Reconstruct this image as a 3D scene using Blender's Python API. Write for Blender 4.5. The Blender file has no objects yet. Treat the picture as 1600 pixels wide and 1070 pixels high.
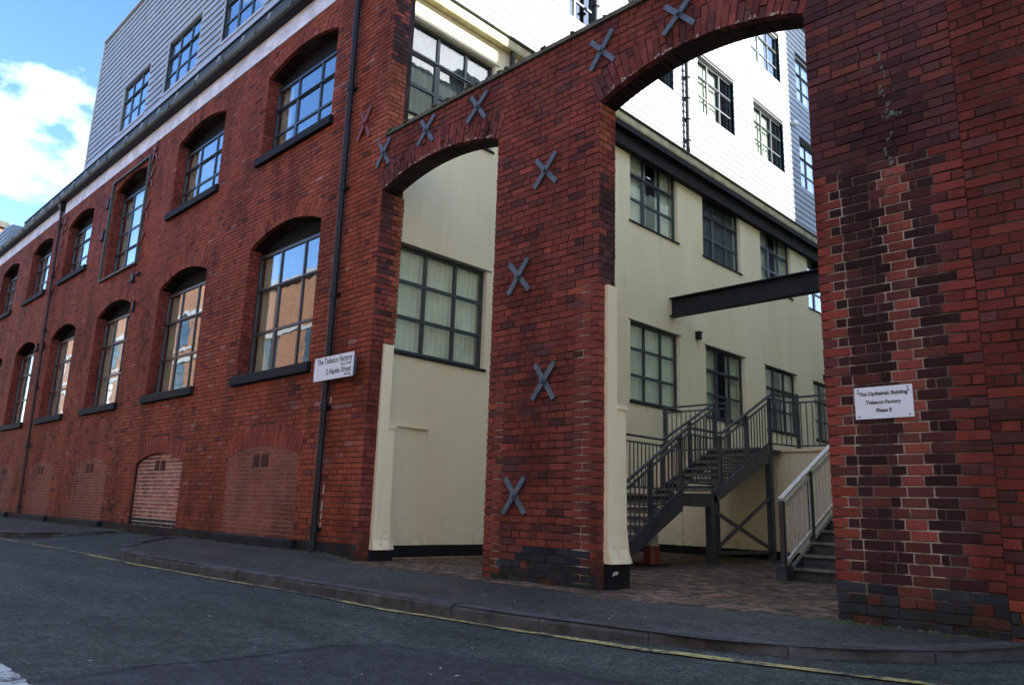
import bpy, math, random
from mathutils import Vector, Matrix
R = math.radians
rnd = random.Random(7)
scene = bpy.context.scene
col = scene.collection

# ------------------------------------------------------------------ camera, world, sun, exposure
cam_d = bpy.data.cameras.new('camera'); cam = bpy.data.objects.new('camera', cam_d); col.objects.link(cam)
rx = Vector((0.71526006, 0.69813653, 0.03175584)); ry = Vector((-0.12904255, 0.17659291, -0.97578838)); rz = Vector((-0.68684137, 0.6938446, 0.21639917))
cam.matrix_world = Matrix(((rx.x, -ry.x, -rz.x, 0), (rx.y, -ry.y, -rz.y, -6.4), (rx.z, -ry.z, -rz.z, 0.768), (0, 0, 0, 1)))
cam_d.sensor_width = 36; cam_d.lens = 1184.22 / 1600 * 36
cam_d.clip_start = 0.05; cam_d.clip_end = 3000
scene.camera = cam

SUN = Vector((0.72, 0.50, 0.48)).normalized()
el = math.asin(SUN.z)
world = bpy.data.worlds.new('World'); scene.world = world; world.use_nodes = True
wt = world.node_tree; wt.nodes.clear()
wo = wt.nodes.new('ShaderNodeOutputWorld'); bg = wt.nodes.new('ShaderNodeBackground')
sky = wt.nodes.new('ShaderNodeTexSky'); sky.sky_type = 'NISHITA'; sky.sun_disc = False
sky.sun_elevation = el; sky.sun_rotation = math.atan2(SUN.x, SUN.y)
sky.air_density = 1.0; sky.dust_density = 0.6; sky.ozone_density = 1.6
tc = wt.nodes.new('ShaderNodeTexCoord'); mp = wt.nodes.new('ShaderNodeMapping')
mp.inputs['Scale'].default_value = (1.0, 1.0, 2.0); mp.inputs['Location'].default_value = (3.1, 1.7, 0.30)
nz = wt.nodes.new('ShaderNodeTexNoise'); nz.inputs['Scale'].default_value = 2.6; nz.inputs['Detail'].default_value = 7; nz.inputs['Roughness'].default_value = 0.55
ramp = wt.nodes.new('ShaderNodeValToRGB'); ramp.color_ramp.elements[0].position = 0.515; ramp.color_ramp.elements[1].position = 0.63
mixc = wt.nodes.new('ShaderNodeMixRGB'); mixc.inputs[2].default_value = (9.0, 9.6, 10.4, 1)
nz2 = wt.nodes.new('ShaderNodeTexNoise'); nz2.inputs['Scale'].default_value = 5.5; nz2.inputs['Detail'].default_value = 6
rc = wt.nodes.new('ShaderNodeValToRGB'); rc.color_ramp.elements[0].position = 0.35; rc.color_ramp.elements[0].color = (0.30, 0.34, 0.40, 1); rc.color_ramp.elements[1].position = 0.62; rc.color_ramp.elements[1].color = (0.80, 0.82, 0.85, 1)
cs = wt.nodes.new('ShaderNodeMixRGB'); cs.blend_type = 'MULTIPLY'; cs.inputs[0].default_value = 1; cs.inputs[2].default_value = (10, 10, 10, 1)
wt.links.new(mp.outputs[0], nz2.inputs['Vector']); wt.links.new(nz2.outputs[0], rc.inputs[0]); wt.links.new(rc.outputs[0], cs.inputs[1]); wt.links.new(cs.outputs[0], mixc.inputs[2])
hs = wt.nodes.new('ShaderNodeHueSaturation'); hs.inputs['Saturation'].default_value = 1.25; hs.inputs['Hue'].default_value = 0.512; hs.inputs['Value'].default_value = 1.0
L = wt.links.new
L(tc.outputs['Generated'], mp.inputs[0]); L(mp.outputs[0], nz.inputs['Vector']); L(nz.outputs[0], ramp.inputs[0])
L(sky.outputs[0], hs.inputs['Color']); L(hs.outputs[0], mixc.inputs[1]); L(ramp.outputs[0], mixc.inputs[0])
L(mixc.outputs[0], bg.inputs[0]); L(bg.outputs[0], wo.inputs[0])
bg.inputs[1].default_value = 0.12
sd = bpy.data.lights.new('sun', 'SUN'); sd.energy = 4.2; sd.angle = R(0.5); sd.color = (1.0, 0.955, 0.88)
so = bpy.data.objects.new('sun', sd); col.objects.link(so)
so.rotation_euler = SUN.to_track_quat('Z', 'Y').to_euler()
vs = scene.view_settings; vs.view_transform = 'Standard'; vs.look = 'None'; vs.gamma = 1; vs.use_curve_mapping = False
vs.exposure = 1.97
scene.render.engine = 'CYCLES'

# ------------------------------------------------------------------ materials
def newmat(name):
    m = bpy.data.materials.new(name); m.use_nodes = True
    nt = m.node_tree; return m, nt, nt.nodes['Principled BSDF']
def noise(nt, scale, detail=4, rough=0.55, vec=None, dist=0.0):
    n = nt.nodes.new('ShaderNodeTexNoise'); n.inputs['Scale'].default_value = scale
    n.inputs['Detail'].default_value = detail; n.inputs['Roughness'].default_value = rough; n.inputs['Distortion'].default_value = dist
    if vec is not None: nt.links.new(vec, n.inputs['Vector'])
    return n.outputs[0]
def pos(nt, scale=None):
    g = nt.nodes.new('ShaderNodeNewGeometry').outputs['Position']
    if scale is None: return g
    m = nt.nodes.new('ShaderNodeMapping'); m.inputs['Scale'].default_value = scale; nt.links.new(g, m.inputs[0]); return m.outputs[0]
def rampn(nt, fac, stops):
    r = nt.nodes.new('ShaderNodeValToRGB'); e = r.color_ramp.elements
    while len(e) < len(stops): e.new(0.5)
    for i, (p, c) in enumerate(stops):
        e[i].position = p; e[i].color = (c, c, c, 1) if isinstance(c, (int, float)) else (*c, 1)
    nt.links.new(fac, r.inputs[0]); return r.outputs[0]
def mix(nt, a, b, fac, mode='MIX'):
    m = nt.nodes.new('ShaderNodeMixRGB'); m.blend_type = mode
    for k, v in ((1, a), (2, b), (0, fac)):
        if isinstance(v, (tuple, list)): m.inputs[k].default_value = (*v, 1)
        elif isinstance(v, (int, float)): m.inputs[k].default_value = v if k == 0 else (v, v, v, 1)
        else: nt.links.new(v, m.inputs[k])
    return m.outputs[0]
def bump(nt, bs, h, strength=0.3, dist=0.01):
    b = nt.nodes.new('ShaderNodeBump'); b.inputs['Strength'].default_value = strength; b.inputs['Distance'].default_value = dist
    nt.links.new(h, b.inputs['Height']); nt.links.new(b.outputs[0], bs.inputs['Normal'])
def simple(name, c, rough=0.6, metal=0.0, var=0.25, scale=3.0, bs_=0.1, spec=0.5, fine=60):
    m, nt, bs = newmat(name); p = pos(nt)
    n = noise(nt, scale, 5, 0.6, p)
    f = rampn(nt, n, [(0.3, 1 - var), (0.7, 1 + var * 0.6)])
    nt.links.new(mix(nt, c, f, 1.0, 'MULTIPLY'), bs.inputs['Base Color'])
    bs.inputs['Roughness'].default_value = rough; bs.inputs['Metallic'].default_value = metal
    bs.inputs['Specular IOR Level'].default_value = spec
    if bs_: bump(nt, bs, noise(nt, fine, 3, 0.6, p), bs_, 0.004)
    return m
def brickmat(name, use_obj, rough=0.72, soot=True):
    m, nt, bs = newmat(name); p = pos(nt)
    if use_obj: c = nt.nodes.new('ShaderNodeObjectInfo').outputs['Color']
    else:
        a = nt.nodes.new('ShaderNodeAttribute'); a.attribute_name = 'tone'; c = a.outputs['Color']
    f = rampn(nt, noise(nt, 38, 4, 0.65, p), [(0.3, 0.84), (0.7, 1.14)])
    c = mix(nt, c, f, 1.0, 'MULTIPLY')
    if soot:   # grime in large irregular patches and vertical runs
        g = noise(nt, 1.1, 6, 0.62, pos(nt, (1.0, 1.0, 0.45)))
        c = mix(nt, c, rampn(nt, g, [(0.36, 0.58), (0.56, 1.08)]), 1.0, 'MULTIPLY')
        fl = rampn(nt, noise(nt, 16, 5, 0.7, p), [(0.66, 0.0), (0.78, 0.30)])
        c = mix(nt, c, (0.30, 0.25, 0.22), fl)
        sp = nt.nodes.new('ShaderNodeSeparateXYZ'); nt.links.new(p, sp.inputs[0])
        mr = nt.nodes.new('ShaderNodeMapRange'); mr.inputs[1].default_value = 0.02; mr.inputs[2].default_value = 0.42; mr.inputs[3].default_value = 1; mr.inputs[4].default_value = 0; nt.links.new(sp.outputs[2], mr.inputs[0])
        c = mix(nt, c, (0.020, 0.022, 0.013), mix(nt, mr.outputs[0], rampn(nt, noise(nt, 6, 6, 0.7, p), [(0.38, 0.15), (0.62, 1.0)]), 1.0, 'MULTIPLY'))
        st = rampn(nt, noise(nt, 5.5, 6, 0.7, pos(nt, (1, 1, 0.14))), [(0.60, 0.0), (0.74, 0.45)])
        c = mix(nt, c, (0.045, 0.026, 0.024), st)
    nt.links.new(c, bs.inputs['Base Color']); bs.inputs['Roughness'].default_value = rough
    bs.inputs['Specular IOR Level'].default_value = 0.1
    bump(nt, bs, noise(nt, 90, 4, 0.65, p), 0.35, 0.004)
    return m
M = {}
M['brick'] = brickmat('brick_stuff', False); M['brick_o'] = brickmat('brick_piece', True)
def mortarmat():
    m, nt, bs = newmat('mortar'); p = pos(nt)
    n = noise(nt, 2.4, 5, 0.6, p)
    c = mix(nt, (0.020, 0.013, 0.012), (0.075, 0.050, 0.040), rampn(nt, n, [(0.45, 0.0), (0.72, 1.0)]))
    # newer lime pointing left on the lower part of the right hand pier
    sp = nt.nodes.new('ShaderNodeSeparateXYZ'); nt.links.new(p, sp.inputs[0])
    def band(src, lo, hi, soft):
        mr = nt.nodes.new('ShaderNodeMapRange'); mr.inputs[1].default_value = lo - soft; mr.inputs[2].default_value = lo + soft; nt.links.new(src, mr.inputs[0])
        mr2 = nt.nodes.new('ShaderNodeMapRange'); mr2.inputs[1].default_value = hi - soft; mr2.inputs[2].default_value = hi + soft
        mr2.inputs[3].default_value = 1; mr2.inputs[4].default_value = 0; nt.links.new(src, mr2.inputs[0])
        mu = nt.nodes.new('ShaderNodeMath'); mu.operation = 'MULTIPLY'; nt.links.new(mr.outputs[0], mu.inputs[0]); nt.links.new(mr2.outputs[0], mu.inputs[1]); return mu.outputs[0]
    def mul(a, b):
        mu = nt.nodes.new('ShaderNodeMath'); mu.operation = 'MULTIPLY'; nt.links.new(a, mu.inputs[0]); nt.links.new(b, mu.inputs[1]); return mu.outputs[0]
    patch = rampn(nt, noise(nt, 7, 4, 0.6, p), [(0.36, 0.3), (0.52, 1.0)])
    def amax(a, b):
        mu = nt.nodes.new('ShaderNodeMath'); mu.operation = 'MAXIMUM'; nt.links.new(a, mu.inputs[0]); nt.links.new(b, mu.inputs[1]); return mu.outputs[0]
    wk = nt.nodes.new('ShaderNodeMath'); wk.operation = 'MULTIPLY'; wk.inputs[1].default_value = 0.3; nt.links.new(band(sp.outputs[0], -2.5, -1.55, 0.06), wk.inputs[0])
    xs_ = amax(wk.outputs[0], amax(band(sp.outputs[0], -2.49, -2.31, 0.02), band(sp.outputs[0], -2.06, -1.77, 0.015)))
    a1 = mul(mul(xs_, band(sp.outputs[2], 0.25, 3.75, 0.1)), patch)
    a2 = mul(mul(band(sp.outputs[0], -5.32, -5.12, 0.05), band(sp.outputs[2], 0.1, 3.3, 0.1)), patch)
    a3 = mul(mul(band(sp.outputs[0], -6.58, -6.44, 0.03), band(sp.outputs[2], 0.1, 2.3, 0.1)), patch)
    ad = nt.nodes.new('ShaderNodeMath'); ad.operation = 'ADD'; nt.links.new(a1, ad.inputs[0]); nt.links.new(a2, ad.inputs[1])
    ad2 = nt.nodes.new('ShaderNodeMath'); ad2.operation = 'ADD'; ad2.use_clamp = True; nt.links.new(ad.outputs[0], ad2.inputs[0]); nt.links.new(a3, ad2.inputs[1])
    c = mix(nt, c, (0.36, 0.33, 0.28), ad2.outputs[0])
    nt.links.new(c, bs.inputs['Base Color']); bs.inputs['Roughness'].default_value = 0.95
    bump(nt, bs, noise(nt, 120, 3, 0.6, p), 0.4, 0.004)
    return m
M['mortar'] = mortarmat()
M['mortar_light'] = simple('lime_mortar', (0.62, 0.54, 0.44), 0.95, var=0.45, scale=6)
M['mortar_pink'] = simple('red_mortar', (0.30, 0.19, 0.135), 0.95, var=0.3, scale=4)
def rendermat():
    m, nt, bs = newmat('cream_render'); p = pos(nt)
    n = noise(nt, 0.9, 6, 0.6, pos(nt, (1, 1, 0.35)))
    c = mix(nt, (0.76, 0.69, 0.45), (0.85, 0.785, 0.55), rampn(nt, n, [(0.3, 0.0), (0.7, 1.0)]))
    s = rampn(nt, noise(nt, 4.5, 7, 0.72, pos(nt, (1, 1, 0.10))), [(0.54, 0.0), (0.76, 0.28)])
    c = mix(nt, c, (0.40, 0.36, 0.22), s)
    sp = nt.nodes.new('ShaderNodeSeparateXYZ'); nt.links.new(p, sp.inputs[0])
    mr = nt.nodes.new('ShaderNodeMapRange'); mr.inputs[1].default_value = 0.15; mr.inputs[2].default_value = 0.75; mr.inputs[3].default_value = 1; mr.inputs[4].default_value = 0; nt.links.new(sp.outputs[2], mr.inputs[0])
    c = mix(nt, c, (0.22, 0.19, 0.13), mix(nt, mr.outputs[0], rampn(nt, noise(nt, 9, 6, 0.7, p), [(0.46, 0.0), (0.72, 0.45)]), 1.0, 'MULTIPLY'))
    c = mix(nt, c, (0.24, 0.22, 0.16), rampn(nt, noise(nt, 26, 5, 0.75, p), [(0.68, 0.0), (0.76, 0.5)]))
    nt.links.new(c, bs.inputs['Base Color']); bs.inputs['Roughness'].default_value = 0.85
    bump(nt, bs, mix(nt, noise(nt, 45, 4, 0.6, p), noise(nt, 5, 3, 0.5, p), 0.4), 0.35, 0.008)
    return m
M['render'] = rendermat()
M['clad'] = simple('grey_cladding_paint', (0.33, 0.365, 0.385), 0.42, 0.0, 0.16, 1.4, 0.03, fine=20)
M['clad_trim'] = simple('pale_trim', (0.42, 0.45, 0.46), 0.45, var=0.06, bs_=0)
M['dark_metal'] = simple('dark_painted_steel', (0.013, 0.017, 0.022), 0.6, 0.0, 0.5, 5, 0.15, spec=0.3)
M['stair_metal'] = simple('slate_blue_steel', (0.050, 0.062, 0.078), 0.38, 0.0, 0.4, 5, 0.1)
M['frame'] = simple('window_frame_paint', (0.035, 0.050, 0.056), 0.35, 0.0, 0.25, 8, 0)
M['sill'] = simple('black_painted_stone', (0.010, 0.013, 0.017), 0.75, var=0.45, scale=6, bs_=0.25, spec=0.25)
M['head'] = simple('head_panel_paint', (0.012, 0.019, 0.023), 0.8, var=0.3, spec=0.2)
M['pipe'] = simple('black_pipe_paint', (0.009, 0.011, 0.015), 0.5, var=0.4, scale=4, spec=0.3)
M['pipe_red'] = simple('red_brown_pipe', (0.045, 0.016, 0.014), 0.6, var=0.4)
M['band'] = simple('whitewashed_band', (0.74, 0.78, 0.82), 0.75, var=0.35, scale=2.2, bs_=0.25)
def gutmat():
    m, nt, bs = newmat('mossy_gutter'); p = pos(nt)
    n = noise(nt, 3.0, 6, 0.65, pos(nt, (0.6, 1, 1)))
    c = mix(nt, (0.045, 0.058, 0.050), (0.085, 0.10, 0.06), rampn(nt, n, [(0.4, 0), (0.65, 1)]))
    nt.links.new(c, bs.inputs['Base Color']); bs.inputs['Roughness'].default_value = 0.6
    bump(nt, bs, noise(nt, 40, 4, 0.6, p), 0.3, 0.01); return m
M['gutter'] = gutmat(); M['flash'] = simple('dark_lead_flashing', (0.022, 0.030, 0.027), 0.7, var=0.4)
M['gutter_cream'] = simple('olive_fascia', (0.46, 0.42, 0.25), 0.6, var=0.4, scale=3)
M['coping'] = simple('mossy_stone', (0.10, 0.105, 0.085), 0.9, var=0.5, scale=7, bs_=0.6, fine=40)
def tiemat():
    m, nt, bs = newmat('grey_iron'); p = pos(nt)
    c = mix(nt, (0.045, 0.080, 0.110), (0.085, 0.135, 0.175), rampn(nt, noise(nt, 14, 4, .6, p), [(.35, 0), (.65, 1)]))
    c = mix(nt, c, (0.085, 0.035, 0.018), rampn(nt, noise(nt, 30, 6, .7, p), [(.54, 0.0), (.66, .85)]))
    nt.links.new(c, bs.inputs['Base Color']); bs.inputs['Roughness'].default_value = .55; bump(nt, bs, noise(nt, 80, 4, .6, p), .4, .004); return m
M['tie'] = tiemat()
M['tie_red'] = simple('red_painted_iron', (0.17, 0.035, 0.025), 0.5, 0.0, 0.35, 12, 0.2)
M['galv'] = simple('galvanised_steel', (0.62, 0.64, 0.64), 0.35, 0.0, 0.2, 9, 0.05)
M['step'] = simple('worn_tread', (0.20, 0.21, 0.18), 0.55, 0.2, 0.5, 9, 0.3)
M['air'] = simple('dark_red_paint', (0.055, 0.012, 0.010), 0.8)
M['riser'] = simple('riser_steel', (0.075, 0.095, 0.115), 0.45, 0.2, 0.4, 9, 0.1)
M['plinth'] = simple('black_bitumen', (0.010, 0.010, 0.012), 0.75, var=0.5, scale=6, bs_=0.4, spec=0.25)
M['white'] = simple('white_sign', (0.68, 0.80, 0.88), 0.35, var=0.07, scale=9, bs_=0)
M['ink'] = simple('black_ink', (0.05, 0.055, 0.07), 0.5, bs_=0, var=0)
M['flake'] = simple('flaked_white_paint', (0.5, 0.5, 0.46), 0.8, var=0.4, scale=20)
M['curtain'] = simple('pale_curtain', (0.68, 0.68, 0.52), 0.9, var=0.15)
M['blind'] = simple('pale_green_blind', (0.84, 0.86, 0.74), 0.85, var=0.12)
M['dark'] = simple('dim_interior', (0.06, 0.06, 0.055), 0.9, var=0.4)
M['cone_red'] = simple('cone_red', (0.20, 0.026, 0.016), 0.45, var=0.25, scale=12)
M['cone_white'] = simple('cone_white', (0.55, 0.53, 0.48), 0.45, var=0.3, scale=12)
M['black_rubber'] = simple('black_rubber', (0.02, 0.02, 0.02), 0.7)
M['roof'] = simple('roof_felt', (0.06, 0.06, 0.065), 0.9)
M['greybox'] = simple('blue_grey_sheet', (0.20, 0.27, 0.33), 0.5, var=0.15)
M['litter'] = simple('litter', (0.62, 0.62, 0.58), 0.7, var=0.2, bs_=0)
M['leaf'] = simple('moss_green', (0.045, 0.06, 0.022), 0.95, var=0.5, scale=9)
def asphalt(name, base, light, moss=False, rough=0.75):
    m, nt, bs = newmat(name); p = pos(nt)
    big = noise(nt, 0.55, 6, 0.6, pos(nt, (0.5, 1, 1)))
    c = mix(nt, tuple(x * 0.62 for x in base), tuple(x * 1.35 for x in base), rampn(nt, big, [(0.3, 0), (0.7, 1)]))
    v = nt.nodes.new('ShaderNodeTexVoronoi'); v.inputs['Scale'].default_value = 95; nt.links.new(p, v.inputs['Vector'])
    st = rampn(nt, v.outputs['Color'], [(0.55, 0.0), (0.9, 1.0)])
    c = mix(nt, c, light, mix(nt, st, 0.7, 1.0, 'MULTIPLY'))
    v3 = nt.nodes.new('ShaderNodeTexVoronoi'); v3.inputs['Scale'].default_value = 42; nt.links.new(p, v3.inputs['Vector'])
    c = mix(nt, c, rampn(nt, v3.outputs['Color'], [(0.1, 0.45), (0.9, 1.75)]), 0.9, 'MULTIPLY')
    c = mix(nt, c, rampn(nt, noise(nt, 11, 6, 0.8, p), [(0.35, 0.6), (0.65, 1.45)]), 1.0, 'MULTIPLY')
    c = mix(nt, c, rampn(nt, noise(nt, 2.2, 6, 0.7, pos(nt, (0.45, 1, 1))), [(0.35, 0.65), (0.65, 1.3)]), 1.0, 'MULTIPLY')
    dark = rampn(nt, noise(nt, 7, 5, 0.7, p), [(0.30, 0.45), (0.5, 1.0)])
    c = mix(nt, c, dark, 1.0, 'MULTIPLY')
    # rare pale chips
    v2 = nt.nodes.new('ShaderNodeTexVoronoi'); v2.inputs['Scale'].default_value = 9; nt.links.new(p, v2.inputs['Vector'])
    if moss:
        sp = nt.nodes.new('ShaderNodeSeparateXYZ'); nt.links.new(p, sp.inputs[0])
        mr = nt.nodes.new('ShaderNodeMapRange'); mr.inputs[1].default_value = -0.45; mr.inputs[2].default_value = -0.05; nt.links.new(sp.outputs[1], mr.inputs[0])
        mm = mix(nt, mr.outputs[0], rampn(nt, noise(nt, 5, 5, 0.65, p), [(0.38, 0), (0.6, 1)]), 1.0, 'MULTIPLY')
        c = mix(nt, c, (0.040, 0.048, 0.018), mm)
    nt.links.new(c, bs.inputs['Base Color']); bs.inputs['Roughness'].default_value = rough; bs.inputs['Specular IOR Level'].default_value = 0.4
    d = nt.nodes.new('ShaderNodeMath'); d.operation = 'ADD'; nt.links.new(v.outputs['Distance'], d.inputs[0])
    nt.links.new(noise(nt, 30, 5, 0.7, p), d.inputs[1])
    bump(nt, bs, d.outputs[0], 0.9, 0.012)
    return m
M['road'] = asphalt('road_asphalt', (0.028, 0.040, 0.036), (0.090, 0.120, 0.106))
M['patch'] = asphalt('newer_asphalt', (0.024, 0.030, 0.036), (0.060, 0.072, 0.082), rough=0.65)
M['pave'] = asphalt('pavement_asphalt', (0.034, 0.036, 0.030), (0.105, 0.108, 0.092), moss=True)
M['kerb'] = simple('granite_kerb', (0.055, 0.058, 0.060), 0.85, var=0.65, scale=6, bs_=0.6, fine=50)
M['crack'] = simple('crack_tar', (0.012, 0.012, 0.014), 0.7)
M['ground'] = simple('bare_ground', (0.06, 0.06, 0.055), 0.95)
def wornpaint(name, c, thr):
    m, nt, bs = newmat(name); p = pos(nt)
    w = rampn(nt, mix(nt, noise(nt, 22, 6, 0.75, p), noise(nt, 2.5, 3, 0.6, p), 0.45), [(thr, 0.0), (thr + 0.09, 1.0)])
    cc = mix(nt, (0.045, 0.05, 0.05), c, w)
    nt.links.new(cc, bs.inputs['Base Color']); bs.inputs['Roughness'].default_value = 0.75
    bump(nt, bs, noise(nt, 60, 4, 0.7, p), 0.5, 0.006); return m
M['yellow'] = wornpaint('worn_yellow_paint', (0.40, 0.36, 0.12), 0.465)
M['whitepaint'] = wornpaint('worn_white_paint', (0.42, 0.50, 0.50), 0.40)
def glassmat(name, tint=0.75, ior=1.75):
    m, nt, bs = newmat(name); nt.nodes.remove(bs); out = nt.nodes['Material Output']
    tr = nt.nodes.new('ShaderNodeBsdfTransparent'); tr.inputs[0].default_value = (tint * 0.965, tint, tint * 0.975, 1)
    gl = nt.nodes.new('ShaderNodeBsdfGlossy'); gl.inputs['Roughness'].default_value = 0.012; gl.inputs[0].default_value = (0.92, 0.97, 1, 1)
    lw = nt.nodes.new('ShaderNodeLayerWeight'); lw.inputs[0].default_value = 0.5
    pw = nt.nodes.new('ShaderNodeMath'); pw.operation = 'POWER'; pw.inputs[1].default_value = 3.2; nt.links.new(lw.outputs['Facing'], pw.inputs[0])
    f0 = ((ior - 1) / (ior + 1)) ** 2
    fr = nt.nodes.new('ShaderNodeMapRange'); fr.inputs[3].default_value = f0; fr.inputs[4].default_value = 1.0; nt.links.new(pw.outputs[0], fr.inputs[0])
    mx = nt.nodes.new('ShaderNodeMixShader')
    b = nt.nodes.new('ShaderNodeBump'); b.inputs['Strength'].default_value = 0.10; b.inputs['Distance'].default_value = 0.02
    nt.links.new(noise(nt, 1.8, 2, 0.5, pos(nt)), b.inputs['Height']); nt.links.new(b.outputs[0], gl.inputs['Normal']); 
    nt.links.new(fr.outputs[0], mx.inputs[0]); nt.links.new(tr.outputs[0], mx.inputs[1]); nt.links.new(gl.outputs[0], mx.inputs[2])
    nt.links.new(mx.outputs[0], out.inputs[0]); return m
M['glass'] = glassmat('window_glass', 0.88, 2.0); M['glass2'] = glassmat('court_glass', 0.98, 1.6)

# ------------------------------------------------------------------ mesh helpers
ORG = {}
def link(name, me, parent=None, loc=None, mat=None):
    o = bpy.data.objects.new(name, me); col.objects.link(o)
    if mat is not None and me is not None and not me.materials: me.materials.append(mat)
    if parent is not None: o.parent = parent
    base = ORG.get(parent, Vector((0, 0, 0))) if parent else Vector((0, 0, 0))
    o.location = (Vector(loc) - base) if loc is not None else (0, 0, 0)
    ORG[o] = Vector(loc) if loc is not None else base.copy()
    return o
def tag(o, label=None, cat=None, group=None, kind=None):
    for k, v in (('label', label), ('category', cat), ('group', group), ('kind', kind)):
        if v: o[k] = v
    return o
def empty(name, loc, label, cat, group=None):
    o = bpy.data.objects.new(name, None); col.objects.link(o); o.location = loc; o.empty_display_size = 0.2
    ORG[o] = Vector(loc); return tag(o, label, cat, group)
class MB:
    def __init__(s): s.v = []; s.f = []
    def add(s, vs_, fs): 
        n = len(s.v); s.v += [tuple(v) for v in vs_]; s.f += [tuple(i + n for i in f) for f in fs]
    def box(s, a, b):
        x0, x1 = sorted((a[0], b[0])); y0, y1 = sorted((a[1], b[1])); z0, z1 = sorted((a[2], b[2]))
        s.add([(x0, y0, z0), (x1, y0, z0), (x1, y1, z0), (x0, y1, z0), (x0, y0, z1), (x1, y0, z1), (x1, y1, z1), (x0, y1, z1)],
              [(0, 3, 2, 1), (4, 5, 6, 7), (0, 1, 5, 4), (1, 2, 6, 5), (2, 3, 7, 6), (3, 0, 4, 7)])
    def bar(s, p, q, w, h, up=(0, 0, 1)):   # rectangular bar from p to q; w sideways, h along up
        p = Vector(p); q = Vector(q); d = (q - p).normalized(); u = Vector(up)
        sd_ = d.cross(u).normalized() * w / 2; u2 = sd_.cross(d).normalized() * h / 2
        vs_ = [e + a * sd_ + b * u2 for e in (p, q) for a, b in ((-1, -1), (1, -1), (1, 1), (-1, 1))]
        s.add(vs_, [(0, 3, 2, 1), (4, 5, 6, 7), (0, 1, 5, 4), (1, 2, 6, 5), (2, 3, 7, 6), (3, 0, 4, 7)])
    def tube(s, p, q, r, n=10, r2=None):
        p = Vector(p); q = Vector(q); d = (q - p).normalized(); r2 = r if r2 is None else r2
        a = d.orthogonal().normalized(); b = d.cross(a)
        vs_ = []
        for e, rr in ((p, r), (q, r2)):
            for i in range(n): t = 2 * math.pi * i / n; vs_.append(e + (a * math.cos(t) + b * math.sin(t)) * rr)
        fs = [(i, (i + 1) % n, n + (i + 1) % n, n + i) for i in range(n)] + [tuple(range(n))[::-1], tuple(range(n, 2 * n))]
        s.add(vs_, fs)
    def prism(s, poly, vec):
        n = len(poly); vec = Vector(vec); p = [Vector(a) for a in poly]
        s.add(p + [a + vec for a in p], [tuple(range(n))[::-1], tuple(range(n, 2 * n))] + [(i, (i + 1) % n, n + (i + 1) % n, n + i) for i in range(n)])
    def mesh(s, name, off=Vector((0, 0, 0))):
        me = bpy.data.meshes.new(name)
        me.from_pydata([(v[0] - off[0], v[1] - off[1], v[2] - off[2]) for v in s.v], [], s.f); me.update(); return me
    def build(s, name, mat, parent=None, **kw):
        off = ORG[parent] if parent is not None else Vector((0, 0, 0))
        me = s.mesh(name, off); me.materials.append(mat)
        return tag(link(name, me, parent), **kw)

# ------------------------------------------------------------------ bricks
CH = 0.0825; JT = 0.012
class Field:
    """a face of bricks; corners are (u, v) on the frame, n is the outward depth"""
    def __init__(s, O, U, V, N): s.O, s.U, s.V, s.N = (Vector(a) for a in (O, U, V, N)); s.q = []
    def P(s, u, v, n): return s.O + s.U * u + s.V * v + s.N * n
    def brick(s, c, n1, n0, tone, rect=True): s.q.append((c, n1, n0, tone, rect))
def intervals(x0, x1, holes, z):
    out = [(x0, x1)]
    for h in holes:
        r = h(z)
        if r is None: continue
        nxt = []
        for a, b in out:
            if r[1] <= a or r[0] >= b: nxt.append((a, b)); continue
            if r[0] > a: nxt.append((a, r[0]))
            if r[1] < b: nxt.append((r[1], b))
        out = nxt
    return out
def lay(F, u0, u1, v0, v1, holes, tone, sl=0.2286, hl=0.1143, hdr_every=4, ch=CH, jt=JT, proud=0.008, seed=1, back=-0.005, irregular=1.0):
    r = random.Random(seed); i = 0; z = v0
    while z < v1 - 0.02:
        zt = min(z + ch - jt, v1)
        hdr = (i % hdr_every == hdr_every - 1)
        w = (hl if hdr else sl) ; pitch = w + jt * 0.9
        off = -(hl + jt) * 0.5 if hdr else (-(sl + jt) / 2 if i % 2 else 0.0)
        zm = (z + zt) / 2
        B = intervals(u0, u1, holes, z + 0.001); T = intervals(u0, u1, holes, zt - 0.001)
        if len(B) != len(T): B = T = intervals(u0, u1, holes, zm)
        for (ab, bb), (at, bt) in zip(B, T):
            a, b = min(ab, at), max(bb, bt)
            # cuts on the global bond grid
            cuts = []
            k = math.floor((a - u0 - off) / pitch)
            x = u0 + off + k * pitch
            while x < b:
                if x > a + 0.05 and x < b - 0.05: cuts.append(x + r.uniform(-0.006, 0.006) * irregular)
                x += pitch
            ed = [a] + cuts + [b]
            for j in range(len(ed) - 1):
                l, rr_ = ed[j], ed[j + 1]
                first, last = j == 0, j == len(ed) - 2
                lb, lt = (ab, at) if first else (l + jt / 2, l + jt / 2)
                rb, rt = (bb, bt) if last else (rr_ - jt / 2, rr_ - jt / 2)
                if min(rb - lb, rt - lt) < 0.012: continue
                zz = z + r.uniform(-0.0015, 0.0015) * irregular; zzt = zt + r.uniform(-0.002, 0.0015) * irregular
                F.brick(((lb, zz), (rb, zz), (rt, zzt), (lt, zzt)), proud + r.uniform(-0.003, 0.003) * irregular, back,
                        tone((lb + rb) / 2, zm, r, rb - lb), abs(lb - lt) < 1e-4 and abs(rb - rt) < 1e-4)
        z += ch; i += 1
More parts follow.
